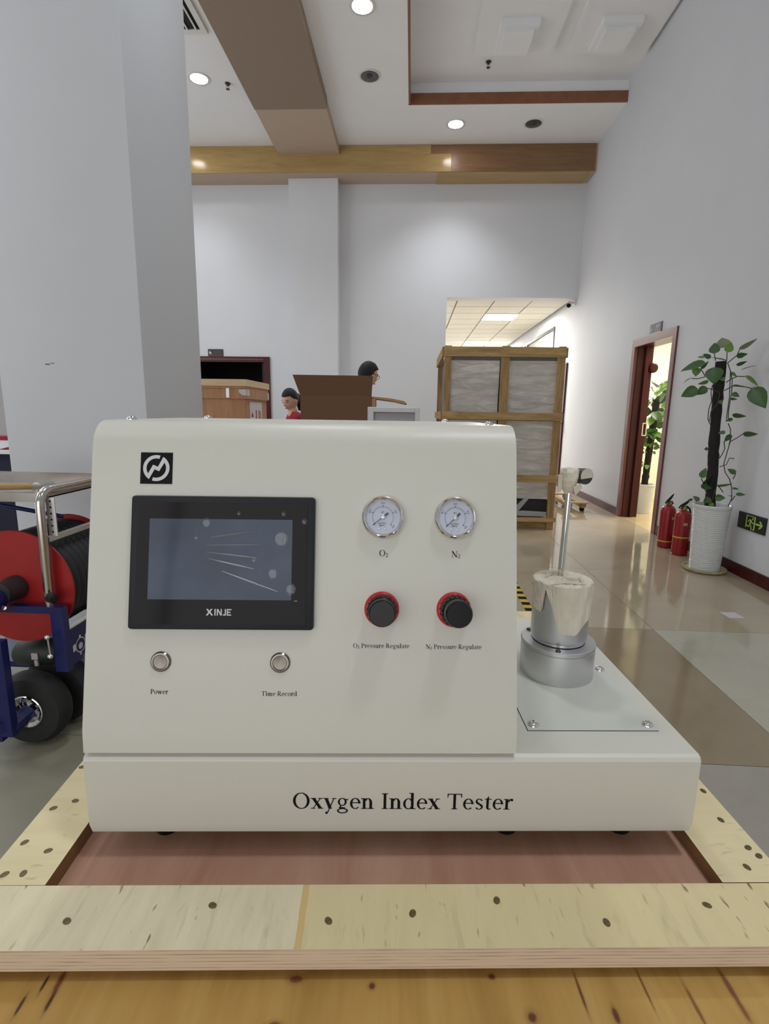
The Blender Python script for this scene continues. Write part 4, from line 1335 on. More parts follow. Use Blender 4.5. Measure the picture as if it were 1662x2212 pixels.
# stainless push frame and tray
fr = [(-1.312, 1.757, 0.52), (-1.311, 1.757, 0.70), (-1.309, 1.757, 0.905)]
for k in range(1, 7):
    a = k / 6 * PI / 2
    fr.append((-1.309, 1.757 + 0.055 * (1 - math.cos(a)), 0.905 + 0.055 * math.sin(a)))
fr.append((-1.309, 2.32, 0.960))
MB().tube([Vector(p) - OFF for p in fr], 0.0155, 16).build('push_frame', M['steel'], ct, True)
o = MB()
o.box(-1.95, 1.775, 0.925, -1.325, 2.24, 0.930).box(-1.95, 1.770, 0.918, -1.325, 1.776, 0.950).box(-1.95, 2.235, 0.925, -1.325, 2.242, 0.968).box(-1.332, 1.776, 0.925, -1.325, 2.235, 0.962)
o.build('tool_tray', M['steel'], ct, loc=-OFF)
o = MB().box(-1.302, 1.778, 0.795, -1.270, 1.782, 0.935).build('perforated_strip', M['alu'], ct, loc=-OFF)
for k in range(6):
    MB().lathe([(0, 0), (0.0036, 0), (0.0036, 0.0006), (0, 0.0006)], 12, axis_mt((-1.286, 1.7779, 0.922 - 0.0225 * k), (0, -1, 0)), cap=False).build('strip_hole', M['ink'], o)
MB().box(-1.318, 1.775, 0.772, -1.300, 2.26, 0.790).build('cross_bar', M['alu'], ct, loc=-OFF)
MB().tube([L_(-1.311, 1.74, 0.582), L_(-1.290, 1.73, 0.578)], 0.006, 8).build('clamp_screw', M['steel'], ct, True)
MB().lathe([(0, 0), (0.016, 0), (0.018, 0.006), (0.018, 0.026), (0.012, 0.032), (0, 0.032)], 14, axis_mt(L_(-1.295, 1.73, 0.578), (1, -0.15, -0.1)), cap=False).build('clamp_knob', M['black'], ct, True)
MB().tube([L_(-1.292, 1.70, 0.435), L_(-1.288, 1.70, 0.365)], 0.0035, 8).build('latch_rod', M['steel'], ct, True)
for z in (0.437, 0.363):
    MB().sphere(L_(-1.292 + (0.43 - z) * 0.05, 1.70, z), 0.010, 12, 8).build('latch_ball', M['chrome'], ct, True)
MB().lathe([(0, 0), (0.048, 0), (0.055, 0.01), (0.055, 0.16), (0.048, 0.17), (0, 0.17)], 26, axis_mt(L_(-1.54, 1.87, 0.295), (1, 0, 0)), cap=False).build('motor', M['motor'], ct, True)
MB().box(-1.450, 1.810, 0.290, -1.425, 1.816, 0.315).box(-1.442, 1.812, 0.262, -1.428, 1.820, 0.286).build('motor_label', M['label'], ct, loc=-OFF)
MB().tube([L_(-2.1, 1.60, 1.00), L_(-1.75, 1.75, 0.95), L_(-1.50, 1.85, 0.885), L_(-1.36, 1.95, 0.83)], 0.008, 10).build('feed_cable', M['blue'], ct, True)
# tools lying in the tray
hm = thing('hammer', 'wooden-handled hammer lying across the stainless tray', 'hammer', (-1.45, 1.95, 0.930))
MB().tube([(-0.42, -0.10, 0.015), (-0.2, -0.05, 0.018), (0.02, 0.0, 0.020)], [0.015, 0.014, 0.012], 12).build('handle', M['pine_x'], hm, True)
MB().tube([(0.012, 0.055, 0.018), (0.020, 0.02, 0.020), (0.026, -0.045, 0.020)], [0.017, 0.014, 0.020], 14).build('hammer_head', M['steel'], hm, True)

# display table with a navy cloth left of the pillar
tb = thing('display_table', 'table under a navy cloth with white top beyond the pillar', 'table', (-4.1, 4.75, 0))
MB().box(-0.75, -0.30, 0.842, 0.75, 0.40, 0.872).build('table_top', M['white_panel'], tb)
b = MB()
b.prism([(-0.74, -0.29, 0.02), (0.74, -0.29, 0.02), (0.74, -0.26, 0.842), (-0.74, -0.26, 0.842)], (0, 0.65, 0))
b.build('cloth_skirt', M['navy_cloth'], tb)
bx = thing('display_box', 'red and white box standing on the navy-clothed table', 'box', (-3.75, 4.65, 0.872))
MB().box(-0.25, -0.09, 0, 0.25, 0.09, 0.115).build('box_body', M['white_panel'], bx)
MB().box(-0.255, -0.095, 0.085, 0.255, 0.095, 0.12).build('box_lid', M['red_shirt'], bx)
print_polys('box_mark', [[(0.02, 0.0), (0.25, 0.0), (0.25, 0.06)]], M['red_shirt'], bx, (0, -0.09, 0), (1, 0, 0), (0, 0, 1), 0.001)

# ================================================================ BACKGROUND THINGS
# open timber crate with plastic-wrapped panels
wc = thing('timber_crate', 'tall open timber crate of film-wrapped panels before the corridor opening', 'crate', (0.965, 5.75, 0))
PX0, PX1, CZ = -0.632, 0.637, 1.95
for (x0, x1) in ((PX0, PX0 + 0.075), (-0.028, 0.056), (PX1 - 0.075, PX1)):
    for y in (0.022, 1.40):
        MB().box(x0, y, 0.0 if x0 != -0.028 else 0.10, x1, y + 0.04, CZ + 0.012).bevel(0.003, 1).build('post', M['pine'], wc)
for (z0, z1) in ((CZ - 0.10, CZ), (1.195, 1.275), (0.530, 0.605), (0.085, 0.135)):
    MB().box(PX0, 0.0, z0, PX1, 0.022, z1).bevel(0.003, 1).build('rail', M['pine_x'], wc)
    MB().box(PX0, 1.44, z0, PX1, 1.462, z1).build('rail', M['pine_x'], wc)
    MB().box(PX0 - 0.022, 0.03, z0, PX0, 1.43, z1).build('side_rail', M['pine'], wc)
    MB().box(PX1, 0.03, z0, PX1 + 0.022, 1.43, z1).build('side_rail', M['pine'], wc)
for y in (0.12, 0.7, 1.3):
    MB().box(PX0 + 0.03, y, 0.0, PX1 - 0.03, y + 0.10, 0.085).build('skid', M['pine_x'], wc)
MB().box(PX0 + 0.02, 0.064, 0.086, PX1 - 0.02, 1.39, 0.12).build('deck', M['pine_x'], wc)


def film_panel(x0, x1, z0, z1, y, seed):
    r = random.Random(seed)
    bmq = bmesh.new()
    nx, nz = 18, 24
    ph = [(r.uniform(10, 26), r.uniform(-9, 9), r.uniform(0, 6), r.uniform(0.002, 0.0055)) for _ in range(6)]
    g = []
    for j in range(nz + 1):
        row = []
        for i in range(nx + 1):
            x = x0 + (x1 - x0) * i / nx
            z = z0 + (z1 - z0) * j / nz
            h = sum(a * math.sin(f * z + k * x + p) for f, k, p, a in ph)
            row.append(bmq.verts.new((x, y - 0.006 + h, z)))
        g.append(row)
    for j in range(nz):
        for i in range(nx):
            bmq.faces.new((g[j][i], g[j][i + 1], g[j + 1][i + 1], g[j + 1][i]))
    # give it thickness
    ret = bmesh.ops.extrude_face_region(bmq, geom=list(bmq.faces))
    for v in [e for e in ret['geom'] if isinstance(e, bmesh.types.BMVert)]:
        v.co.y = y + 0.05
    bmesh.ops.recalc_face_normals(bmq, faces=list(bmq.faces))
    me_ = bpy.data.meshes.new('wrapped_panel')
    bmq.to_mesh(me_)
    bmq.free()
    me_.materials.append(M['film'])
    return link('wrapped_panel', me_, wc, True, angle=60)


MB().box(PX0 + 0.05, 0.17, 0.125, PX1 - 0.05, 1.36, CZ - 0.06).build('wrapped_core', M['sign_grey'], wc)
k = 0
for (z0, z1) in ((0.33, 0.52), (0.56, 1.19), (1.21, CZ - 0.13)):
    for (x0, x1) in ((PX0 + 0.045, -0.035), (0.02, PX1 - 0.06)):
        film_panel(x0, x1, z0, z1, 0.11, k)
        k += 1
MB().box(PX0 + 0.04, 0.10, 0.15, PX1 - 0.06, 0.165, 0.32).build('black_sheet', M['black_sheet'], wc)
MB().prism([(0.12, 0.085, 0.14), (0.22, 0.085, 0.14), (0.46, 0.085, 0.46), (0.43, 0.085, 0.46)], (0, 0.004, 0)).build('loose_film', glassy('loose_film', (220, 222, 224), 0.4, 0.15), wc)
MB().prism([(0.10, 0.06, 0.14), (0.55, 0.05, 0.14), (0.56, 0.05, 0.19), (0.30, 0.06, 0.20), (0.10, 0.07, 0.17)], (0, 0.02, 0)).build('loose_film', glassy('loose_film', (200, 202, 204), 0.6, 0.2), wc)

# plywood crate by the dark doorway (warm, lidded)
yc = thing('lidded_plywood_crate', 'reddish plywood crate with a pale lid before the dark doorway', 'crate', (-1.896, 6.0, 0))
MB().box(-1.05, 0.012, 0.0, -0.012, 0.90, 1.52).build('crate_body', M['ply_warm'], yc)
MB().box(-1.08, -0.012, 1.50, 0.006, 0.93, 1.525).build('lid_lip', M['ply_warm'], yc)
MB().box(-1.06, -0.004, 1.385, 0.0, 0.0115, 1.50).build('lid_skirt', M['ply_warm'], yc)
MB().box(0.0, -0.004, 1.385, 0.012, 0.915, 1.50).build('lid_skirt', M['ply_warm'], yc)
MB().box(-1.09, -0.02, 1.525, 0.018, 0.95, 1.56).build('lid_batten', M['pine_edge'], yc)
MB().box(-1.09, -0.02, 1.56, 0.018, 0.95, 1.60).build('lid_top', M['pine_edge'], yc)
MB().box(-0.225, -0.0085, 1.395, -0.185, -0.004, 1.535).bevel(0.002, 1).build('clasp', M['alu'], yc)
b = MB()
b.prism([(-0.075, -0.008, 1.49), (0.016, -0.008, 1.49), (0.016, -0.008, 1.42), (-0.035, -0.008, 1.425), (-0.075, -0.008, 1.455)], (0, 0.003, 0))
b.box(0.0125, -0.008, 1.42, 0.016, 0.10, 1.485)
b.build('white_tape', M['label'], yc)
MB().box(0.0125, 0.86, 1.395, 0.017, 0.925, 1.48).build('white_tape', M['label'], yc)
ls = MB().box(-0.0115, 0.16, 1.09, -0.006, 0.66, 1.355).build('handling_label', M['label'], yc)
print_polys('label_print', [[(0.05, 0.09), (0.14, 0.09), (0.095, 0.15)], [(0.235, 0.07), (0.27, 0.07), (0.27, 0.17), (0.235, 0.17)], [(0.36, 0.04), (0.385, 0.04), (0.385, 0.17), (0.36, 0.17)], [(0.41, 0.05), (0.435, 0.05), (0.435, 0.16), (0.41, 0.16)]], M['red_shirt'], ls, (-0.006, 0.16, 1.09), (0, 1, 0), (0, 0, 1), 0.001)

# tall cardboard carton with raised flaps
cb = thing('cardboard_box', 'open brown cardboard carton with raised flaps between the two people', 'box', (-0.575, 4.0, 0))
BWx, BDy, BZ = 0.27, 0.55, 1.37
b = MB()
b.box(-BWx, 0, 0, BWx, 0.008, BZ).box(-BWx, BDy - 0.008, 0, BWx, BDy, BZ).box(-BWx, 0.008, 0, -BWx + 0.008, BDy - 0.008, BZ).box(BWx - 0.008, 0.008, 0, BWx, BDy - 0.008, BZ).box(-BWx + 0.008, 0.008, 0, BWx - 0.008, BDy - 0.008, 0.01)
b.build('carton_wall', M['kraft'], cb)
MB().prism([(-BWx, 0.0, BZ), (BWx, 0.0, BZ), (BWx + 0.01, -0.03, BZ + 0.148), (-BWx - 0.05, -0.03, BZ + 0.150)], (0, 0.007, 0.001)).build('flap', M['kraft'], cb)
fl2 = []
pr = [(BWx - 0.002, BZ), (BWx + 0.05, BZ - 0.003), (BWx + 0.15, BZ - 0.012), (BWx + 0.245, BZ - 0.030), (BWx + 0.262, BZ - 0.045), (BWx + 0.255, BZ - 0.052), (BWx + 0.15, BZ - 0.030), (BWx + 0.05, BZ - 0.018), (BWx - 0.002, BZ - 0.012)]
MB().prism([(x, 0.02, z) for x, z in pr], (0, 0.5, 0)).build('flap', M['kraft_edge'], cb)
MB().box(BWx + 0.001, 0.01, 1.0, BWx + 0.03, 0.05, BZ - 0.016).build('corner_protector', M['kraft_edge'], cb)
MB().prism([(-BWx, BDy, BZ), (BWx, BDy, BZ), (BWx, BDy - 0.10, BZ - 0.10), (-BWx, BDy - 0.10, BZ - 0.10)], (0, -0.006, -0.006)).build('flap', M['kraft'], cb)

# white framed board leaning behind the tester
fb = thing('framed_board', 'white framed board standing behind the tester beside the cardboard carton', 'board', (-0.105, 3.25, 0), math.radians(14))
b = MB()
W2, HT = 0.160, 1.285
b.box(-W2, 0, 0.55, -W2 + 0.03, 0.05, HT).box(W2 - 0.03, 0, 0.55, W2, 0.05, HT).box(-W2 + 0.03, 0, HT - 0.03, W2 - 0.03, 0.05, HT).box(-W2 + 0.03, 0, 0.55, W2 - 0.03, 0.05, 0.58)
b.bevel(0.003, 1).build('board_frame', M['white_panel'], fb)
MB().box(-W2 + 0.03, 0.03, 0.58, W2 - 0.03, 0.045, HT - 0.03).build('board_panel', M['grey_panel'], fb)
b = MB()
b.box(-W2, -0.12, 0.0, -W2 + 0.04, 0.16, 0.03).box(W2 - 0.04, -0.12, 0.0, W2, 0.16, 0.03).box(-W2, 0.005, 0.03, -W2 + 0.04, 0.045, 0.55).box(W2 - 0.04, 0.005, 0.03, W2, 0.045, 0.55)
b.build('board_stand', M['white_panel'], fb)

# low wooden dolly on the floor beyond the crate
dl = thing('timber_skid', 'small pale timber skid on the tiles beyond the big crate', 'pallet', (2.2, 7.4, 0), 0.0)
for x in (-0.10, 0.08):
    MB().box(x, -0.45, 0.05, x + 0.06, 0.45, 0.10).build('board', M['pine_x'], dl)
for y in (-0.42, 0.36):
    MB().box(-0.14, y, 0.10, 0.18, y + 0.08, 0.12).build('board', M['pine_edge'], dl)
for (x, y) in ((-0.07, -0.38), (0.11, -0.38), (-0.07, 0.38), (0.11, 0.38)):
    MB().lathe([(0, 0), (0.025, 0), (0.035, 0.02), (0.03, 0.05), (0, 0.05)], 12, cap=False).build('foot', M['black'], dl, True, loc=(x, y, 0))

# security camera on the corner
sc_ = thing('security_camera', 'white bullet security camera in the upper right of the opening', 'camera', (WX - 0.005, 9.32, 3.10))
MB().lathe([(0, 0), (0.04, 0), (0.04, 0.02), (0, 0.02)], 18, axis_mt((0.005, 0, 0), (-1, 0, 0)), cap=False).build('mount', M['white_trim'], sc_, True)
MB().tube([(-0.01, 0, 0), (-0.05, -0.01, -0.01), (-0.07, -0.03, -0.02)], 0.012, 8).build('bracket_arm', M['white_trim'], sc_, True)
MB().lathe([(0, 0), (0.034, 0.004), (0.038, 0.03), (0.038, 0.14), (0.0, 0.14)], 20, axis_mt((-0.085, 0.03, -0.03), (-0.35, -0.9, -0.25)), cap=False).build('camera_body', M['white_trim'], sc_, True)
MB().lathe([(0, 0), (0.034, 0), (0.030, 0.008), (0, 0.010)], 20, axis_mt(Vector((-0.085, 0.03, -0.03)) + Vector((-0.35, -0.9, -0.25)).normalized() * 0.140, (-0.35, -0.9, -0.25)), cap=False).build('lens', M['gloss_black'], sc_, True)

# signs
s1 = thing('door_sign', 'black door sign above the dark red doorway at left', 'sign', (-3.405, BY, 2.228))
MB().box(-0.132, -0.014, -0.058, 0.132, 0, 0.058).build('sign_plate', M['sign_black'], s1)
print_polys('sign_icon', [[(-0.115, -0.01), (-0.085, -0.03), (-0.066, -0.012), (-0.075, 0.008), (-0.108, 0.026)]], M['label'], s1, (0, -0.014, 0), (1, 0, 0), (0, 0, 1), 0.001)
q = []
for k in range(4):
    x = -0.020 + k * 0.032
    q += [[(x, 0.004), (x + 0.022, 0.004), (x + 0.022, 0.008), (x, 0.008)], [(x + 0.009, -0.004), (x + 0.013, -0.004), (x + 0.013, 0.022), (x + 0.009, 0.022)], [(x + 0.002, -0.004 + 0.002 * k), (x + 0.02, -0.004 + 0.002 * k), (x + 0.02, -0.001 + 0.002 * k), (x + 0.002, -0.001 + 0.002 * k)]]
print_polys('sign_print', q, M['sign_grey'], s1, (0, -0.014, 0.006), (1, 0, 0), (0, 0, 1), 0.001)
MB().box(-0.115, -0.018, -0.044, 0.122, -0.014, -0.032).build('sign_stripe', M['redwood_lit'], s1)
s2 = thing('door_sign', 'grey door sign above the open doorway on the right wall', 'sign', (WX, 6.18, 2.212))
MB().box(-0.014, -0.135, -0.055, 0, 0.135, 0.055).build('sign_plate', M['sign_grey'], s2)
MB().box(-0.017, -0.13, -0.052, -0.014, 0.135, -0.042).build('sign_stripe', M['label'], s2)
q = [[(0.01, 0.0), (0.05, 0.0), (0.05, 0.035), (0.01, 0.035)], [(0.06, 0.0), (0.10, 0.0), (0.10, 0.035), (0.06, 0.035)], [(0.0, -0.022), (0.10, -0.022), (0.10, -0.014), (0.0, -0.014)], [(-0.115, -0.025), (-0.085, -0.025), (-0.085, 0.012), (-0.115, 0.012)]]
print_polys('sign_print', q, mat('faint_print', (140, 142, 144), 0.5, var=0), s2, (-0.014, 0, 0), (0, -1, 0), (0, 0, 1), 0.001)
s3 = thing('exit_sign', 'black luminous exit sign with running figure and arrow by the potted plant', 'sign', (WX, 4.128, 0.452))
MB().box(-0.012, -0.166, -0.066, 0, 0.166, 0.066).bevel(0.002, 1).build('sign_plate', M['sign_black'], s3)
EO = (-0.012, 0, 0)
EX, EY = (0, -1, 0), (0, 0, 1)


def stroke(pts, wd):
    q = []
    for (x0, y0), (x1, y1) in zip(pts, pts[1:]):
        d = math.hypot(x1 - x0, y1 - y0)
        nx, ny = -(y1 - y0) / d * wd / 2, (x1 - x0) / d * wd / 2
        q.append([(x0 + nx, y0 + ny), (x0 - nx, y0 - ny), (x1 - nx, y1 - ny), (x1 + nx, y1 + ny)])
        q.append([(x1 + wd / 2 * math.cos(2 * PI * k / 10), y1 + wd / 2 * math.sin(2 * PI * k / 10)) for k in range(10)])
    return q


q = [[(-0.062, -0.053), (-0.050, -0.036), (-0.050, 0.052), (-0.062, 0.052)], [(0.036, -0.054), (0.036, 0.052), (0.050, 0.052), (0.050, -0.054)], [(-0.05, 0.047), (0.036, 0.047), (0.036, 0.052), (-0.05, 0.052)], [(0.028, -0.054), (0.038, -0.054), (0.038, -0.046), (0.028, -0.046)]]
q += [[(0.018 + 0.008 * math.cos(2 * PI * k / 14), 0.032 + 0.009 * math.sin(2 * PI * k / 14)) for k in range(14)]]
q += stroke([(-0.004, 0.016), (-0.010, -0.012)], 0.016) + stroke([(0.002, 0.018), (0.014, -0.002), (0.036, 0.002)], 0.008) + stroke([(0.0, 0.020), (-0.018, 0.020), (-0.034, 0.004)], 0.008)
q += stroke([(-0.012, -0.012), (-0.018, -0.034), (-0.046, -0.030)], 0.010) + stroke([(-0.006, -0.012), (0.004, -0.028), (0.014, -0.046)], 0.010)
q += [[(0.010 + 0.006 * math.cos(2 * PI * k / 10), -0.054 + 0.005 * math.sin(2 * PI * k / 10)) for k in range(10)]]
print_polys('exit_figure', q, M['green_glow'], s3, EO, EX, EY, 0.001)
print_polys('exit_arrow', [[(0.056, -0.007), (0.100, -0.007), (0.100, 0.007), (0.056, 0.007)], [(0.100, -0.007), (0.140, 0.0), (0.100, 0.007)], [(0.140, 0.0), (0.112, 0.030), (0.092, 0.030), (0.118, 0.0)], [(0.140, 0.0), (0.112, -0.030), (0.092, -0.030), (0.118, 0.0)]], M['green_glow'], s3, EO, EX, EY, 0.001)
sans('exit_words', '安全出口', 0.018, M['dim_print'], s3, (-0.0125, 0.108, 0.014), EX, EY, 0.001)
sans('exit_words', 'EXIT', 0.014, M['dim_print'], s3, (-0.0125, 0.108, -0.016), EX, EY, 0.001)

# fire extinguishers
def extinguisher(x, y, rz, band, lab):
    t = thing('fire_extinguisher', lab, 'extinguisher', (x, y, 0), rz, 'fire extinguishers by the doorway')
    MB().lathe([(0, 0), (0.060, 0), (0.066, 0.006), (0.068, 0.02), (0.068, 0.355), (0.062, 0.385), (0.045, 0.405), (0.022, 0.416), (0.022, 0.425), (0, 0.425)], 36, cap=False).build('cylinder', M['red_paint'], t, True)
    MB().lathe([(0.0686, band), (0.0692, band + 0.002), (0.0692, band + 0.010), (0.0686, band + 0.012)], 36, cap=False).build('yellow_band', M['yellow'], t, True)
    MB().lathe([(0, 0.420), (0.024, 0.420), (0.026, 0.430), (0.022, 0.452), (0.014, 0.462), (0, 0.462)], 18, cap=False).build('valve', M['brass'], t, True)
    MB().tube([(-0.045, 0.01, 0.435), (-0.03, 0, 0.462), (0.0, 0, 0.475), (0.022, 0, 0.492), (0.048, -0.004, 0.522)], [0.006, 0.010, 0.013, 0.012, 0.005], 10).build('carry_handle', M['black'], t, True)
    MB().tube([(-0.040, -0.012, 0.428), (-0.02, -0.014, 0.452), (0.02, -0.012, 0.456), (0.046, -0.012, 0.428)], 0.006, 8).build('trigger', M['black'], t, True)
    MB().tube([(0.024, 0, 0.44), (0.055, 0.01, 0.435), (0.073, 0.02, 0.39), (0.074, 0.02, 0.20), (0.073, 0.02, 0.12)], 0.008, 8).build('hose', M['black'], t, True)
    b = MB()
    n = 5
    for k in range(n):
        a0, a1 = math.radians(-112 + k * 6), math.radians(-112 + (k + 1) * 6)
        b.face([(0.0690 * math.cos(a0), 0.0690 * math.sin(a0), 0.285), (0.0690 * math.cos(a1), 0.0690 * math.sin(a1), 0.285), (0.0690 * math.cos(a1), 0.0690 * math.sin(a1), 0.310), (0.0690 * math.cos(a0), 0.0690 * math.sin(a0), 0.310)])
    me_ = bpy.data.meshes.new('sticker')
    b.bm.to_mesh(me_)
    b.bm.free()
    me_.materials.append(M['saucer'])
    link('sticker', me_, t)
    return t


extinguisher(2.505, 5.105, 0.55, 0.062, 'red fire extinguisher nearest the doorway, with low yellow band')
extinguisher(2.510, 4.830, 0.05, 0.165, 'red fire extinguisher beside the potted plant, with middle yellow band')
ps = tag(MB().box(2.645, 4.58, 0.12, 2.66, 4.95, 0.48).build('white_board', M['white_panel']), 'small plain white board leaning on wall behind the potted plant', 'board')

# potted climbing plants -----------------------------------------
leafvar = {}


def leaf_mesh(ci):
    if ci in leafvar:
        return leafvar[ci]
    outline = [(0.0, 0.05), (0.09, 0.34), (0.22, 0.49), (0.42, 0.5), (0.62, 0.38), (0.80, 0.22), (0.92, 0.09)]
    bmq = bmesh.new()
    rows_ = []
    for (y, hw) in outline:
        rows_.append([bmq.verts.new((sx * hw, y, 0.06 * abs(sx) * hw * 2 - 0.18 * y * y + (0.03 if abs(sx) > 0.9 else 0))) for sx in (-1, -0.5, 0, 0.5, 1)])
    # lobes beside the stalk
    tip = bmq.verts.new((0, 1.0, -0.20))
    for a, b_ in zip(rows_, rows_[1:]):
        for k in range(4):
            bmq.faces.new((a[k], a[k + 1], b_[k + 1], b_[k]))
    for k in range(4):
        bmq.faces.new((rows_[-1][k], rows_[-1][k + 1], tip))
    me_ = bpy.data.meshes.new('leaf')
    bmq.to_mesh(me_)
    bmq.free()
    me_.materials.append(M['leaf%d' % ci])
    for p_ in me_.polygons:
        p_.use_smooth = True
    leafvar[ci] = me_
    return me_


def add_leaf(parent, base_, tip_, width, face, ci):
    """leaf from base to tip; face = direction its blade looks; narrow widths are seen nearly edge-on"""
    base_, tip_ = Vector(base_), Vector(tip_)
    ly = tip_ - base_
    L = ly.length
    ly.normalize()
    full = max(width, 0.62 * L)
    tilt = math.acos(max(-1, min(1, width / full)))
    nz = Vector(face)
    nz = (nz - ly * nz.dot(ly)).normalized()
    lx = ly.cross(nz).normalized()
    R_ = Matrix.Rotation(tilt * rnd.choice((1, 1, -1)), 3, ly)
    lx, nz = R_ @ lx, R_ @ nz
    mm = Matrix((lx * full, ly * L, nz * min(full, L) * 0.8)).transposed().to_4x4()
    mm.translation = base_
    o_ = link('leaf', leaf_mesh(ci), parent)
    o_.matrix_local = mm
    return o_


def pot(parent, r0, r1, h, seg=40):
    prof_ = [(0, 0), (r0 * 0.97, 0), (r0, 0.01)]
    n = int(h / 0.0165)
    for k in range(n):
        z = 0.012 + (h - 0.05) * k / n
        s = z / h
        r = r0 + (r1 * 0.96 - r0) * (s ** 1.15)
        dz_ = (h - 0.05) / n
        prof_ += [(r - 0.0022, z), (r + 0.0012, z + dz_ * 0.25), (r + 0.0018, z + dz_ * 0.6), (r, z + dz_ * 0.92)]
    prof_ += [(r1 * 0.95, h - 0.038), (r1 * 0.97, h - 0.022), (r1, h - 0.006), (r1 - 0.004, h), (r1 - 0.012, h - 0.004), (r1 - 0.018, h - 0.04)]
    o_ = MB().lathe(prof_, seg, cap=False).build('pot', M['ceramic'], parent, True, angle=60)
    MB().lathe([(0, h - 0.028), (r1 - 0.02, h - 0.032), (r1 - 0.02, h - 0.05), (0, h - 0.05)], 28, cap=False).build('soil', M['soil'], parent)
    return o_


d_ = Vector((0.4954907, 0.86861325, 0))
lat = Vector((0.86861325, -0.4954907, 0))
pa = thing('potted_plant', 'tall pothos on a dark pole in a ribbed white pot by the exit sign', 'plant', (2.47, 4.33, 0), group='pole plants in white pots')
pot(pa, 0.112, 0.143, 0.548)
MB().lathe([(0, 0), (0.145, 0), (0.160, 0.012), (0.162, 0.028), (0.156, 0.028), (0.150, 0.014), (0, 0.010)], 32, cap=False).build('saucer', M['saucer'], pa, True)
pa.children[0].location = (0, 0, 0.012)


def pole(parent, pts, r):
    bmq = MB()
    P_ = []
    n = 26
    for k in range(n + 1):
        f = k / n * (len(pts) - 1)
        i = min(int(f), len(pts) - 2)
        P_.append(Vector(pts[i]).lerp(Vector(pts[i + 1]), f - i))
    bmq.tube(P_, [r * (1 + rnd.uniform(-0.07, 0.07)) for _ in P_], 14)
    for v in bmq.bm.verts:
        v.co += Vector((rnd.uniform(-1, 1), rnd.uniform(-1, 1), 0)) * 0.0025
    return bmq.build('moss_pole', M['bark'], parent, True, angle=80)


pole(pa, [lat * -0.016 + Vector((0, 0, 0.50)), lat * -0.030 + Vector((0, 0, 0.84)), lat * -0.046 + Vector((0, 0, 1.05)), lat * -0.060 + Vector((0, 0, 1.38)), lat * -0.069 + Vector((0, 0, 1.685))], 0.038)
LEAVES = [(-0.121, 1.745, -0.127, 1.829, 0.076, -0.03, 0), (-0.066, 1.789, -0.085, 1.867, 0.105, -0.0, 2), (-0.035, 1.751, -0.017, 1.827, 0.062, -0.02, 1), (0.035, 1.778, 0.151, 1.839, 0.029, 0.0, 2), (0.026, 1.724, 0.099, 1.734, 0.039, 0.01, 0), (0.032, 1.654, 0.102, 1.675, 0.025, -0.04, 0), (0.07, 1.613, 0.158, 1.651, 0.009, -0.05, 0), (-0.031, 1.688, -0.142, 1.731, 0.017, 0.03, 0), (-0.14, 1.715, -0.199, 1.744, 0.035, -0.03, 0), (-0.175, 1.68, -0.345, 1.626, 0.067, -0.03, 0), (-0.205, 1.639, -0.15, 1.694, 0.024, 0.04, 0), (-0.228, 1.643, -0.229, 1.574, 0.064, -0.01, 1), (-0.182, 1.726, -0.237, 1.73, 0.025, 0.03, 2), (-0.108, 1.639, -0.095, 1.508, 0.123, -0.06, 0), (-0.258, 1.566, -0.32, 1.528, 0.01, 0.01, 0), (-0.136, 1.538, -0.209, 1.508, 0.027, -0.04, 1), (-0.207, 1.482, -0.319, 1.418, 0.092, 0.01, 0), (-0.144, 1.492, -0.211, 1.432, 0.069, 0.03, 0), (-0.027, 1.552, -0.065, 1.544, 0.031, -0.05, 0), (0.002, 1.602, 0.052, 1.569, 0.026, 0.02, 1), (0.1, 1.567, 0.198, 1.493, 0.033, -0.07, 1), (0.149, 1.471, 0.248, 1.324, 0.119, -0.24, 0), (0.029, 1.502, 0.103, 1.493, 0.018, 0.02, 0), (0.032, 1.443, 0.083, 1.416, 0.038, 0.0, 0), (0.022, 1.397, 0.072, 1.397, 0.021, -0.02, 0), (0.051, 1.28, 0.144, 1.261, 0.035, -0.05, 0), (0.06, 1.244, 0.008, 1.229, 0.027, -0.03, 0), (0.022, 1.142, -0.029, 1.135, 0.031, -0.05, 0), (0.062, 1.124, 0.023, 1.064, 0.042, 0.01, 0), (0.134, 1.139, 0.231, 1.131, 0.041, -0.13, 0), (-0.022, 1.371, -0.055, 1.38, 0.033, -0.05, 0), (-0.081, 1.005, -0.109, 0.998, 0.029, 0.03, 0), (-0.101, 0.767, -0.077, 0.854, 0.054, -0.01, 0), (0.129, 0.818, 0.069, 0.853, 0.04, 0.02, 0), (0.009, 0.72, 0.12, 0.735, 0.028, -0.05, 1), (-0.092, 0.712, -0.029, 0.803, 0.026, -0.05, 0), (-0.097, 0.712, -0.017, 0.691, 0.045, -0.05, 0), (0.145, 0.663, 0.21, 0.669, 0.025, -0.08, 0), (0.118, 0.704, 0.164, 0.703, 0.016, -0.04, 0), (-0.145, 0.594, -0.182, 0.564, 0.023, -0.03, 0), (-0.096, 0.572, -0.145, 0.608, 0.037, 0.04, 0), (-0.019, 0.615, -0.065, 0.571, 0.056, -0.06, 0), (0.011, 0.622, 0.082, 0.623, 0.057, -0.05, 0), (0.012, 0.569, -0.03, 0.564, 0.029, -0.07, 1), (0.133, 0.641, 0.094, 0.637, 0.009, -0.0, 0)]
for (l0, z0, l1, z1, wd, t_, ci) in LEAVES:
    add_leaf(pa, lat * l0 + d_ * t_ + Vector((0, 0, z0)), lat * l1 + d_ * t_ + Vector((0, 0, z1)), wd, -d_, ci)
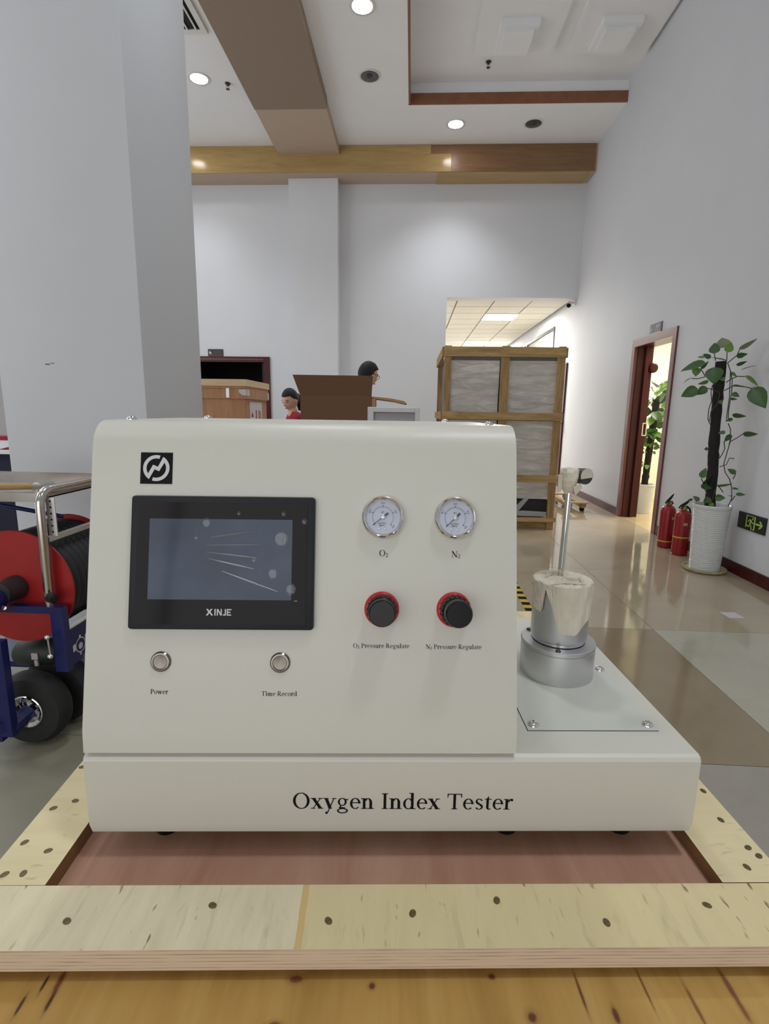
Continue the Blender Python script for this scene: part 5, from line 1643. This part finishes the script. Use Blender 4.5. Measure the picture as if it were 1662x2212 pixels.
VINES = [[(-0.026, 1.673), (0.001, 1.606), (0.008, 1.517), (0.017, 1.406), (0.016, 1.316), (0.016, 1.243)], [(0.001, 1.61), (0.02, 1.539), (0.027, 1.45), (0.023, 1.316), (0.027, 1.248)], [(0.032, 1.211), (0.052, 1.166), (0.061, 1.089), (0.056, 1.047)], [(-0.106, 1.506), (-0.11, 1.451), (-0.098, 1.383), (-0.11, 1.314), (-0.108, 1.245), (-0.089, 1.199)], [(0.152, 1.475), (0.086, 1.494), (0.029, 1.495), (-0.024, 1.46)], [(0.1, 1.564), (0.051, 1.567), (0.012, 1.548), (-0.02, 1.522)], [(-0.022, 1.673), (0.029, 1.723), (0.041, 1.766)], [(-0.033, 1.686), (-0.038, 1.748)], [(-0.137, 1.481), (-0.096, 1.469), (-0.049, 1.442)], [(0.063, 1.071), (0.102, 1.1), (0.137, 1.133)], [(-0.159, 1.57), (-0.209, 1.555), (-0.254, 1.558)], [(-0.163, 1.574), (-0.197, 1.629)], [(-0.107, 1.689), (-0.12, 1.743)], [(-0.049, 1.442), (-0.056, 1.36), (-0.093, 1.301), (-0.096, 1.222)], [(0.021, 1.071), (0.032, 1.012), (0.019, 0.967), (0.004, 0.934)], [(0.064, 1.088), (0.047, 0.958), (0.039, 0.892), (0.056, 0.827), (0.092, 0.775), (0.113, 0.711), (0.123, 0.623), (0.107, 0.56)], [(0.127, 0.822), (0.114, 0.777)], [(-0.1, 0.765), (-0.082, 0.733)], [(0.012, 0.868), (0.056, 0.888), (0.072, 0.943), (0.102, 0.939)], [(0.143, 0.647), (0.121, 0.601)], [(0.01, 0.713), (-0.011, 0.565)], [(0.024, 0.714), (0.062, 0.667)], [(-0.09, 0.715), (-0.044, 0.646)]]
for v in VINES:
    MB().tube([lat * l - d_ * 0.045 + Vector((0, 0, z)) for l, z in v], 0.0035, 6).build('vine', M['vine'], pa, True)

pb = thing('potted_plant', 'bushy pothos on a leaning pole in a white pot inside the lit doorway', 'plant', (3.075, 6.97, 0), group='pole plants in white pots')
pot(pb, 0.098, 0.128, 0.39)
pole(pb, [Vector((0, 0, 0.36)), Vector((0.012, -0.01, 0.9)), Vector((0.03, -0.02, 1.47))], 0.042)
d2_ = Vector((0.404, 0.915, 0))
lat2 = Vector((0.915, -0.404, 0))
r2 = random.Random(11)
for k in range(110):
    z = 0.92 + 0.72 * r2.random() if k < 90 else 0.5 + 0.5 * r2.random()
    f = (z - 0.36) / 1.1
    ang = r2.uniform(0, 2 * PI)
    c0 = lat2 * 0.02 * f + Vector((0, 0, z))
    out = lat2 * math.cos(ang) + d2_ * math.sin(ang) * 0.8
    reach = r2.uniform(0.04, 0.19) if k < 90 else r2.uniform(0.05, 0.10)
    base_ = c0 + out * reach + Vector((0, 0, r2.uniform(0.0, 0.10)))
    L = r2.uniform(0.12, 0.20) if k < 90 else r2.uniform(0.05, 0.09)
    tip_ = base_ + (out * r2.uniform(0.4, 1.0) + Vector((0, 0, r2.uniform(-0.7, 0.5)))).normalized() * L
    if min(base_.x, tip_.x) < -0.14:
        continue
    add_leaf(pb, base_, tip_, L * r2.uniform(0.45, 0.75), -d2_ + Vector((0, 0, 0.6)), r2.choice((0, 1, 1)))
    MB().tube([c0, c0.lerp(base_, 0.6) + Vector((0, 0, 0.01)), base_], 0.0028, 5).build('vine', M['vine'], pb, True)

# floor markings
b = thing('floor_tape', 'yellow and black hazard tape stuck on floor beside the tester', 'tape', (0.80, 3.7, 0))
for k in range(8):
    y = -0.5 + k * 0.11
    MB().box(-0.028, y, 0.0002, 0.028, y + 0.055, 0.0010).build('yellow_stripe', M['yellow'], b)
    MB().box(-0.028, y + 0.055, 0.0002, 0.028, y + 0.11, 0.0010).build('black_stripe', M['ink'], b)
tag(MB().prism([(-0.05, -0.05, 0.0004), (0.05, -0.05, 0.0004), (0.05, 0.05, 0.0004), (-0.05, 0.05, 0.0004)], (0, 0, 0.0008)).build('white_square', M['label'], loc=(2.10, 3.30, 0), rot=(0, 0, 0.05)), 'small flat white square on the tiles at right', 'paper')  # thin flat white square on the floor



# ================================================================ PEOPLE
def skin_body(name, joints, edges, radii, mt_, parent, root=0, sub=2):
    me_ = bpy.data.meshes.new(name + '_skeleton')
    me_.from_pydata([tuple(j) for j in joints], edges, [])
    o_ = bpy.data.objects.new(name + '_skeleton', me_)
    COL.objects.link(o_)
    md = o_.modifiers.new('skin', 'SKIN')
    for k, v in enumerate(me_.skin_vertices[0].data):
        r = radii[k]
        v.radius = r if isinstance(r, tuple) else (r, r)
        v.use_root = (k == root)
    md.use_smooth_shade = True
    sm = o_.modifiers.new('smooth', 'SUBSURF')
    sm.levels = sub
    sm.render_levels = sub
    dg = bpy.context.evaluated_depsgraph_get()
    out_ = bpy.data.meshes.new_from_object(o_.evaluated_get(dg))
    bpy.data.objects.remove(o_)
    out_.name = name
    out_.materials.clear()
    out_.materials.append(mt_)
    for p_ in out_.polygons:
        p_.use_smooth = True
    return link(name, out_, parent)


def make_head(parent, c, yaw, pitch, female):
    """head built facing +X in its own frame: skull, jaw, nose, brow, ears, eyes, mouth, hair"""
    MT = Matrix.Translation(c) @ Matrix.Rotation(yaw, 4, 'Z') @ Matrix.Rotation(pitch, 4, 'Y')
    bmq = bmesh.new()
    bmesh.ops.create_uvsphere(bmq, u_segments=40, v_segments=28, radius=1)
    for v in bmq.verts:
        x, y, z = v.co
        px, py, pz = 0.098 * x, 0.074 * y, 0.118 * z
        if z < 0:
            py *= 1 - 0.30 * (-z) ** 1.3
            if x < 0:
                px *= 1 - 0.45 * (-z)
            else:
                px *= 1 - 0.10 * (-z)
        if x > 0.5:
            # face: nose, brow, eye sockets, mouth, chin
            nose = math.exp(-(y / 0.14) ** 2) * math.exp(-((z + 0.22) / 0.17) ** 2)
            px += 0.024 * nose
            bridge = math.exp(-(y / 0.12) ** 2) * math.exp(-((z - 0.02) / 0.16) ** 2)
            px += 0.007 * bridge
            for s in (-1, 1):
                px -= 0.009 * math.exp(-((y - s * 0.40) / 0.20) ** 2) * math.exp(-((z - 0.02) / 0.10) ** 2)
                px += 0.004 * math.exp(-((y - s * 0.38) / 0.3) ** 2) * math.exp(-((z - 0.18) / 0.08) ** 2)
                px += 0.004 * math.exp(-((y - s * 0.5) / 0.25) ** 2) * math.exp(-((z + 0.25) / 0.15) ** 2)
            px += 0.005 * math.exp(-(y / 0.25) ** 2) * math.exp(-((z + 0.50) / 0.07) ** 2)
            px += 0.008 * math.exp(-(y / 0.3) ** 2) * math.exp(-((z + 0.82) / 0.12) ** 2)
        v.co = Vector((px, py, pz))
    bmq.transform(MT)
    me_ = bpy.data.meshes.new('head')
    bmq.to_mesh(me_)
    bmq.free()
    me_.materials.append(M['skin'])
    h = link('head', me_, parent, True, angle=180)
    for s in (-1, 1):
        bmq = MB().sphere((-0.004, s * 0.074, -0.010), (0.018, 0.008, 0.030), 14, 10)
        bmq.bm.transform(MT)
        bmq.build('ear', M['skin'], h, True)
        bmq = MB().sphere((0.082, s * 0.030, 0.001), (0.010, 0.012, 0.006 if not female else 0.004), 12, 8)
        bmq.bm.transform(MT)
        bmq.build('eye', M['hair'], h, True)
        bmq = MB().tube([(0.090, s * 0.014, 0.021), (0.092, s * 0.030, 0.026), (0.080, s * 0.048, 0.021)], 0.0028, 6)
        bmq.bm.transform(MT)
        bmq.build('eyebrow', M['hair'], h, True)
    bmq = MB().sphere((0.0915, 0, -0.062), (0.006, 0.021, 0.0045), 14, 8)
    bmq.bm.transform(MT)
    bmq.build('mouth', M['lips'], h, True)
    # hair: a shell over the skull with a hairline
    bmq = bmesh.new()
    bmesh.ops.create_uvsphere(bmq, u_segments=36, v_segments=24, radius=1)
    dead = []
    for v in bmq.verts:
        x, y, z = v.co
        line = (0.50 if x > 0.45 else (0.50 - (0.45 - x) * 1.15))
        if female:
            line = 0.42 if x > 0.55 else 0.42 - (0.55 - x) * 1.0
        if z < max(line, -0.62):
            dead.append(v)
        k = 1.085 if not female else 1.07
        px, py, pz = 0.100 * x * k, 0.076 * y * k, 0.119 * z * k
        if not female and x > 0.3 and z > 0.45:
            px += 0.014 * (x - 0.3)
            pz += 0.006
        if z < 0:
            py *= 1 - 0.22 * (-z)
            px *= 1 - 0.28 * (-z)
        v.co = Vector((px, py, pz))
    bmesh.ops.delete(bmq, geom=dead, context='VERTS')
    ret = bmesh.ops.solidify(bmq, geom=list(bmq.faces), thickness=0.012)
    bmq.transform(MT)
    me_ = bpy.data.meshes.new('hair')
    bmq.to_mesh(me_)
    bmq.free()
    me_.materials.append(M['hair'])
    link('hair', me_, h, True, angle=180)
    return h, MT


def person(name, label, loc, rz, shirt, trousers, female, hp, yaw, pitch, height):
    t_ = thing(name, label, 'person', loc, rz)
    k = height / 1.72
    sw_ = 0.175 if female else 0.205
    J = [(0, 0, 0.93), (0, 0, 1.08), (0, 0, 1.28), (0.01, 0, 1.42), (0.02, 0, 1.49)]
    R_ = [(0.125, 0.165), (0.115, 0.14), (0.12, 0.165), (0.085, 0.14), (0.055, 0.06)]
    E = [(0, 1), (1, 2), (2, 3), (3, 4)]
    for s in (-1, 1):
        b0 = len(J)
        J += [(0.0, s * sw_ * 0.92, 1.40), (0.03, s * (sw_ + 0.05), 1.13), (0.22, s * (sw_ - 0.02), 1.02)]
        R_ += [(0.062, 0.062), (0.045, 0.045), (0.034, 0.034)]
        E += [(3, b0), (b0, b0 + 1), (b0 + 1, b0 + 2)]
    skin_body('shirt', [tuple(q * k for q in j) for j in J], E, [(a * k, b_ * k) for a, b_ in R_], shirt, t_)
    J = [(0, 0, 0.97), (0, 0, 0.90)]
    R_ = [(0.115, 0.155), (0.12, 0.16)]
    E = [(0, 1)]
    for s in (-1, 1):
        b0 = len(J)
        J += [(0, s * 0.095, 0.80), (0.015, s * 0.10, 0.48), (-0.01, s * 0.10, 0.10)]
        R_ += [(0.085, 0.085), (0.058, 0.058), (0.045, 0.045)]
        E += [(1, b0), (b0, b0 + 1), (b0 + 1, b0 + 2)]
    skin_body('trousers', [tuple(q * k for q in j) for j in J], E, [(a * k, b_ * k) for a, b_ in R_], trousers, t_)
    for s in (-1, 1):
        MB().sphere((0.05, s * 0.10 * k, 0.042), (0.125, 0.046, 0.042), 18, 10).build('shoe', M['black'], t_, True)
        # hand: palm, four curled fingers and a thumb
        wr = Vector((0.22 * k, s * (sw_ - 0.02) * k, 1.02 * k))
        b_ = [wr, wr + Vector((0.04, 0, -0.012)), wr + Vector((0.085, 0, -0.02))]
        JJ, RR, EE = list(b_), [(0.022, 0.018), (0.030, 0.016), (0.034, 0.013)], [(0, 1), (1, 2)]
        for q in range(4):
            i0 = len(JJ)
            oy = (q - 1.5) * 0.019
            ln = (0.030, 0.036, 0.034, 0.026)[q]
            JJ += [b_[2] + Vector((0.012, oy, 0)), b_[2] + Vector((0.012 + ln, oy, -0.006)), b_[2] + Vector((0.012 + ln * 1.6, oy, -0.028))]
            RR += [(0.0095, 0.0095), (0.0085, 0.0085), (0.0075, 0.0075)]
            EE += [(2, i0), (i0, i0 + 1), (i0 + 1, i0 + 2)]
        i0 = len(JJ)
        JJ += [b_[1] + Vector((0.015, -s * 0.034, -0.004)), b_[1] + Vector((0.045, -s * 0.050, -0.014))]
        RR += [(0.011, 0.011), (0.009, 0.009)]
        EE += [(1, i0), (i0, i0 + 1)]
        skin_body('hand', JJ, EE, RR, M['skin'], t_, 0, 2)
    hc = Vector(hp)
    skin_body('neck', [(0.012 * k, 0, 1.40 * k), (0.02 * k, 0, 1.47 * k), (hc.x - 0.012, hc.y, hc.z - 0.05)], [(0, 1), (1, 2)], [(0.07, 0.075), (0.052, 0.055), (0.048, 0.05)], M['skin'], t_)
    h, MT = make_head(t_, hc, yaw, pitch, female)
    return t_, h, MT, k


# woman in red, head bowed, facing left and a little towards the camera
wm, hw_, MTw, kw = person('person', 'woman in a dark red collared shirt looking down beside the carton', (-1.245, 5.6, 0), math.radians(214), M['red_shirt'], M['dark_cloth'], True, (0.045, 0.0, 1.370), math.radians(26), math.radians(20), 1.45)
bq = MB().sphere((-0.105, 0, -0.01), (0.045, 0.04, 0.05), 16, 10)
bq.bm.transform(MTw)
bq.build('hair_bun', M['hair'], hw_, True)
bq = MB().tube([(-0.10, 0, -0.02), (-0.115, 0, -0.08), (-0.10, 0, -0.15)], [0.035, 0.032, 0.018], 10)
bq.bm.transform(MTw)
bq.build('ponytail', M['hair'], hw_, True)
for s in (-1, 1):
    MB().prism([(0.066 * kw, s * 0.012, 1.40 * kw), (0.050 * kw, s * 0.060, 1.475 * kw), (0.030 * kw, s * 0.075, 1.455 * kw), (0.10 * kw, s * 0.045, 1.345 * kw)], (0.006, 0, 0.003)).build('collar', M['red_shirt'], wm)
# man behind the carton, seen from behind on his left side, face to the right
mn, hm_, MTm, km = person('person', 'man with short black hair and glasses standing behind the carton', (-0.545, 5.00, 0), math.radians(22), M['grey_shirt'], M['dark_cloth'], False, (0.135, 0.0, 1.600), math.radians(24), math.radians(12), 1.70)
b = MB()
for s in (-1, 1):
    pts = [(0.101, s * (0.031 + 0.022 * math.cos(a)), 0.0 + 0.017 * math.sin(a)) for a in [2 * PI * k / 16 for k in range(17)]]
    b.tube(pts, 0.0022, 6, cap=False)
    b.tube([(0.099, s * 0.053, 0.006), (0.05, s * 0.078, 0.008), (-0.005, s * 0.082, 0.004)], 0.0022, 6)
b.tube([(0.104, -0.009, 0.003), (0.106, 0, 0.006), (0.104, 0.009, 0.003)], 0.0022, 6)
b.bm.transform(MTm)
b.build('glasses', M['ink'], hm_, True)
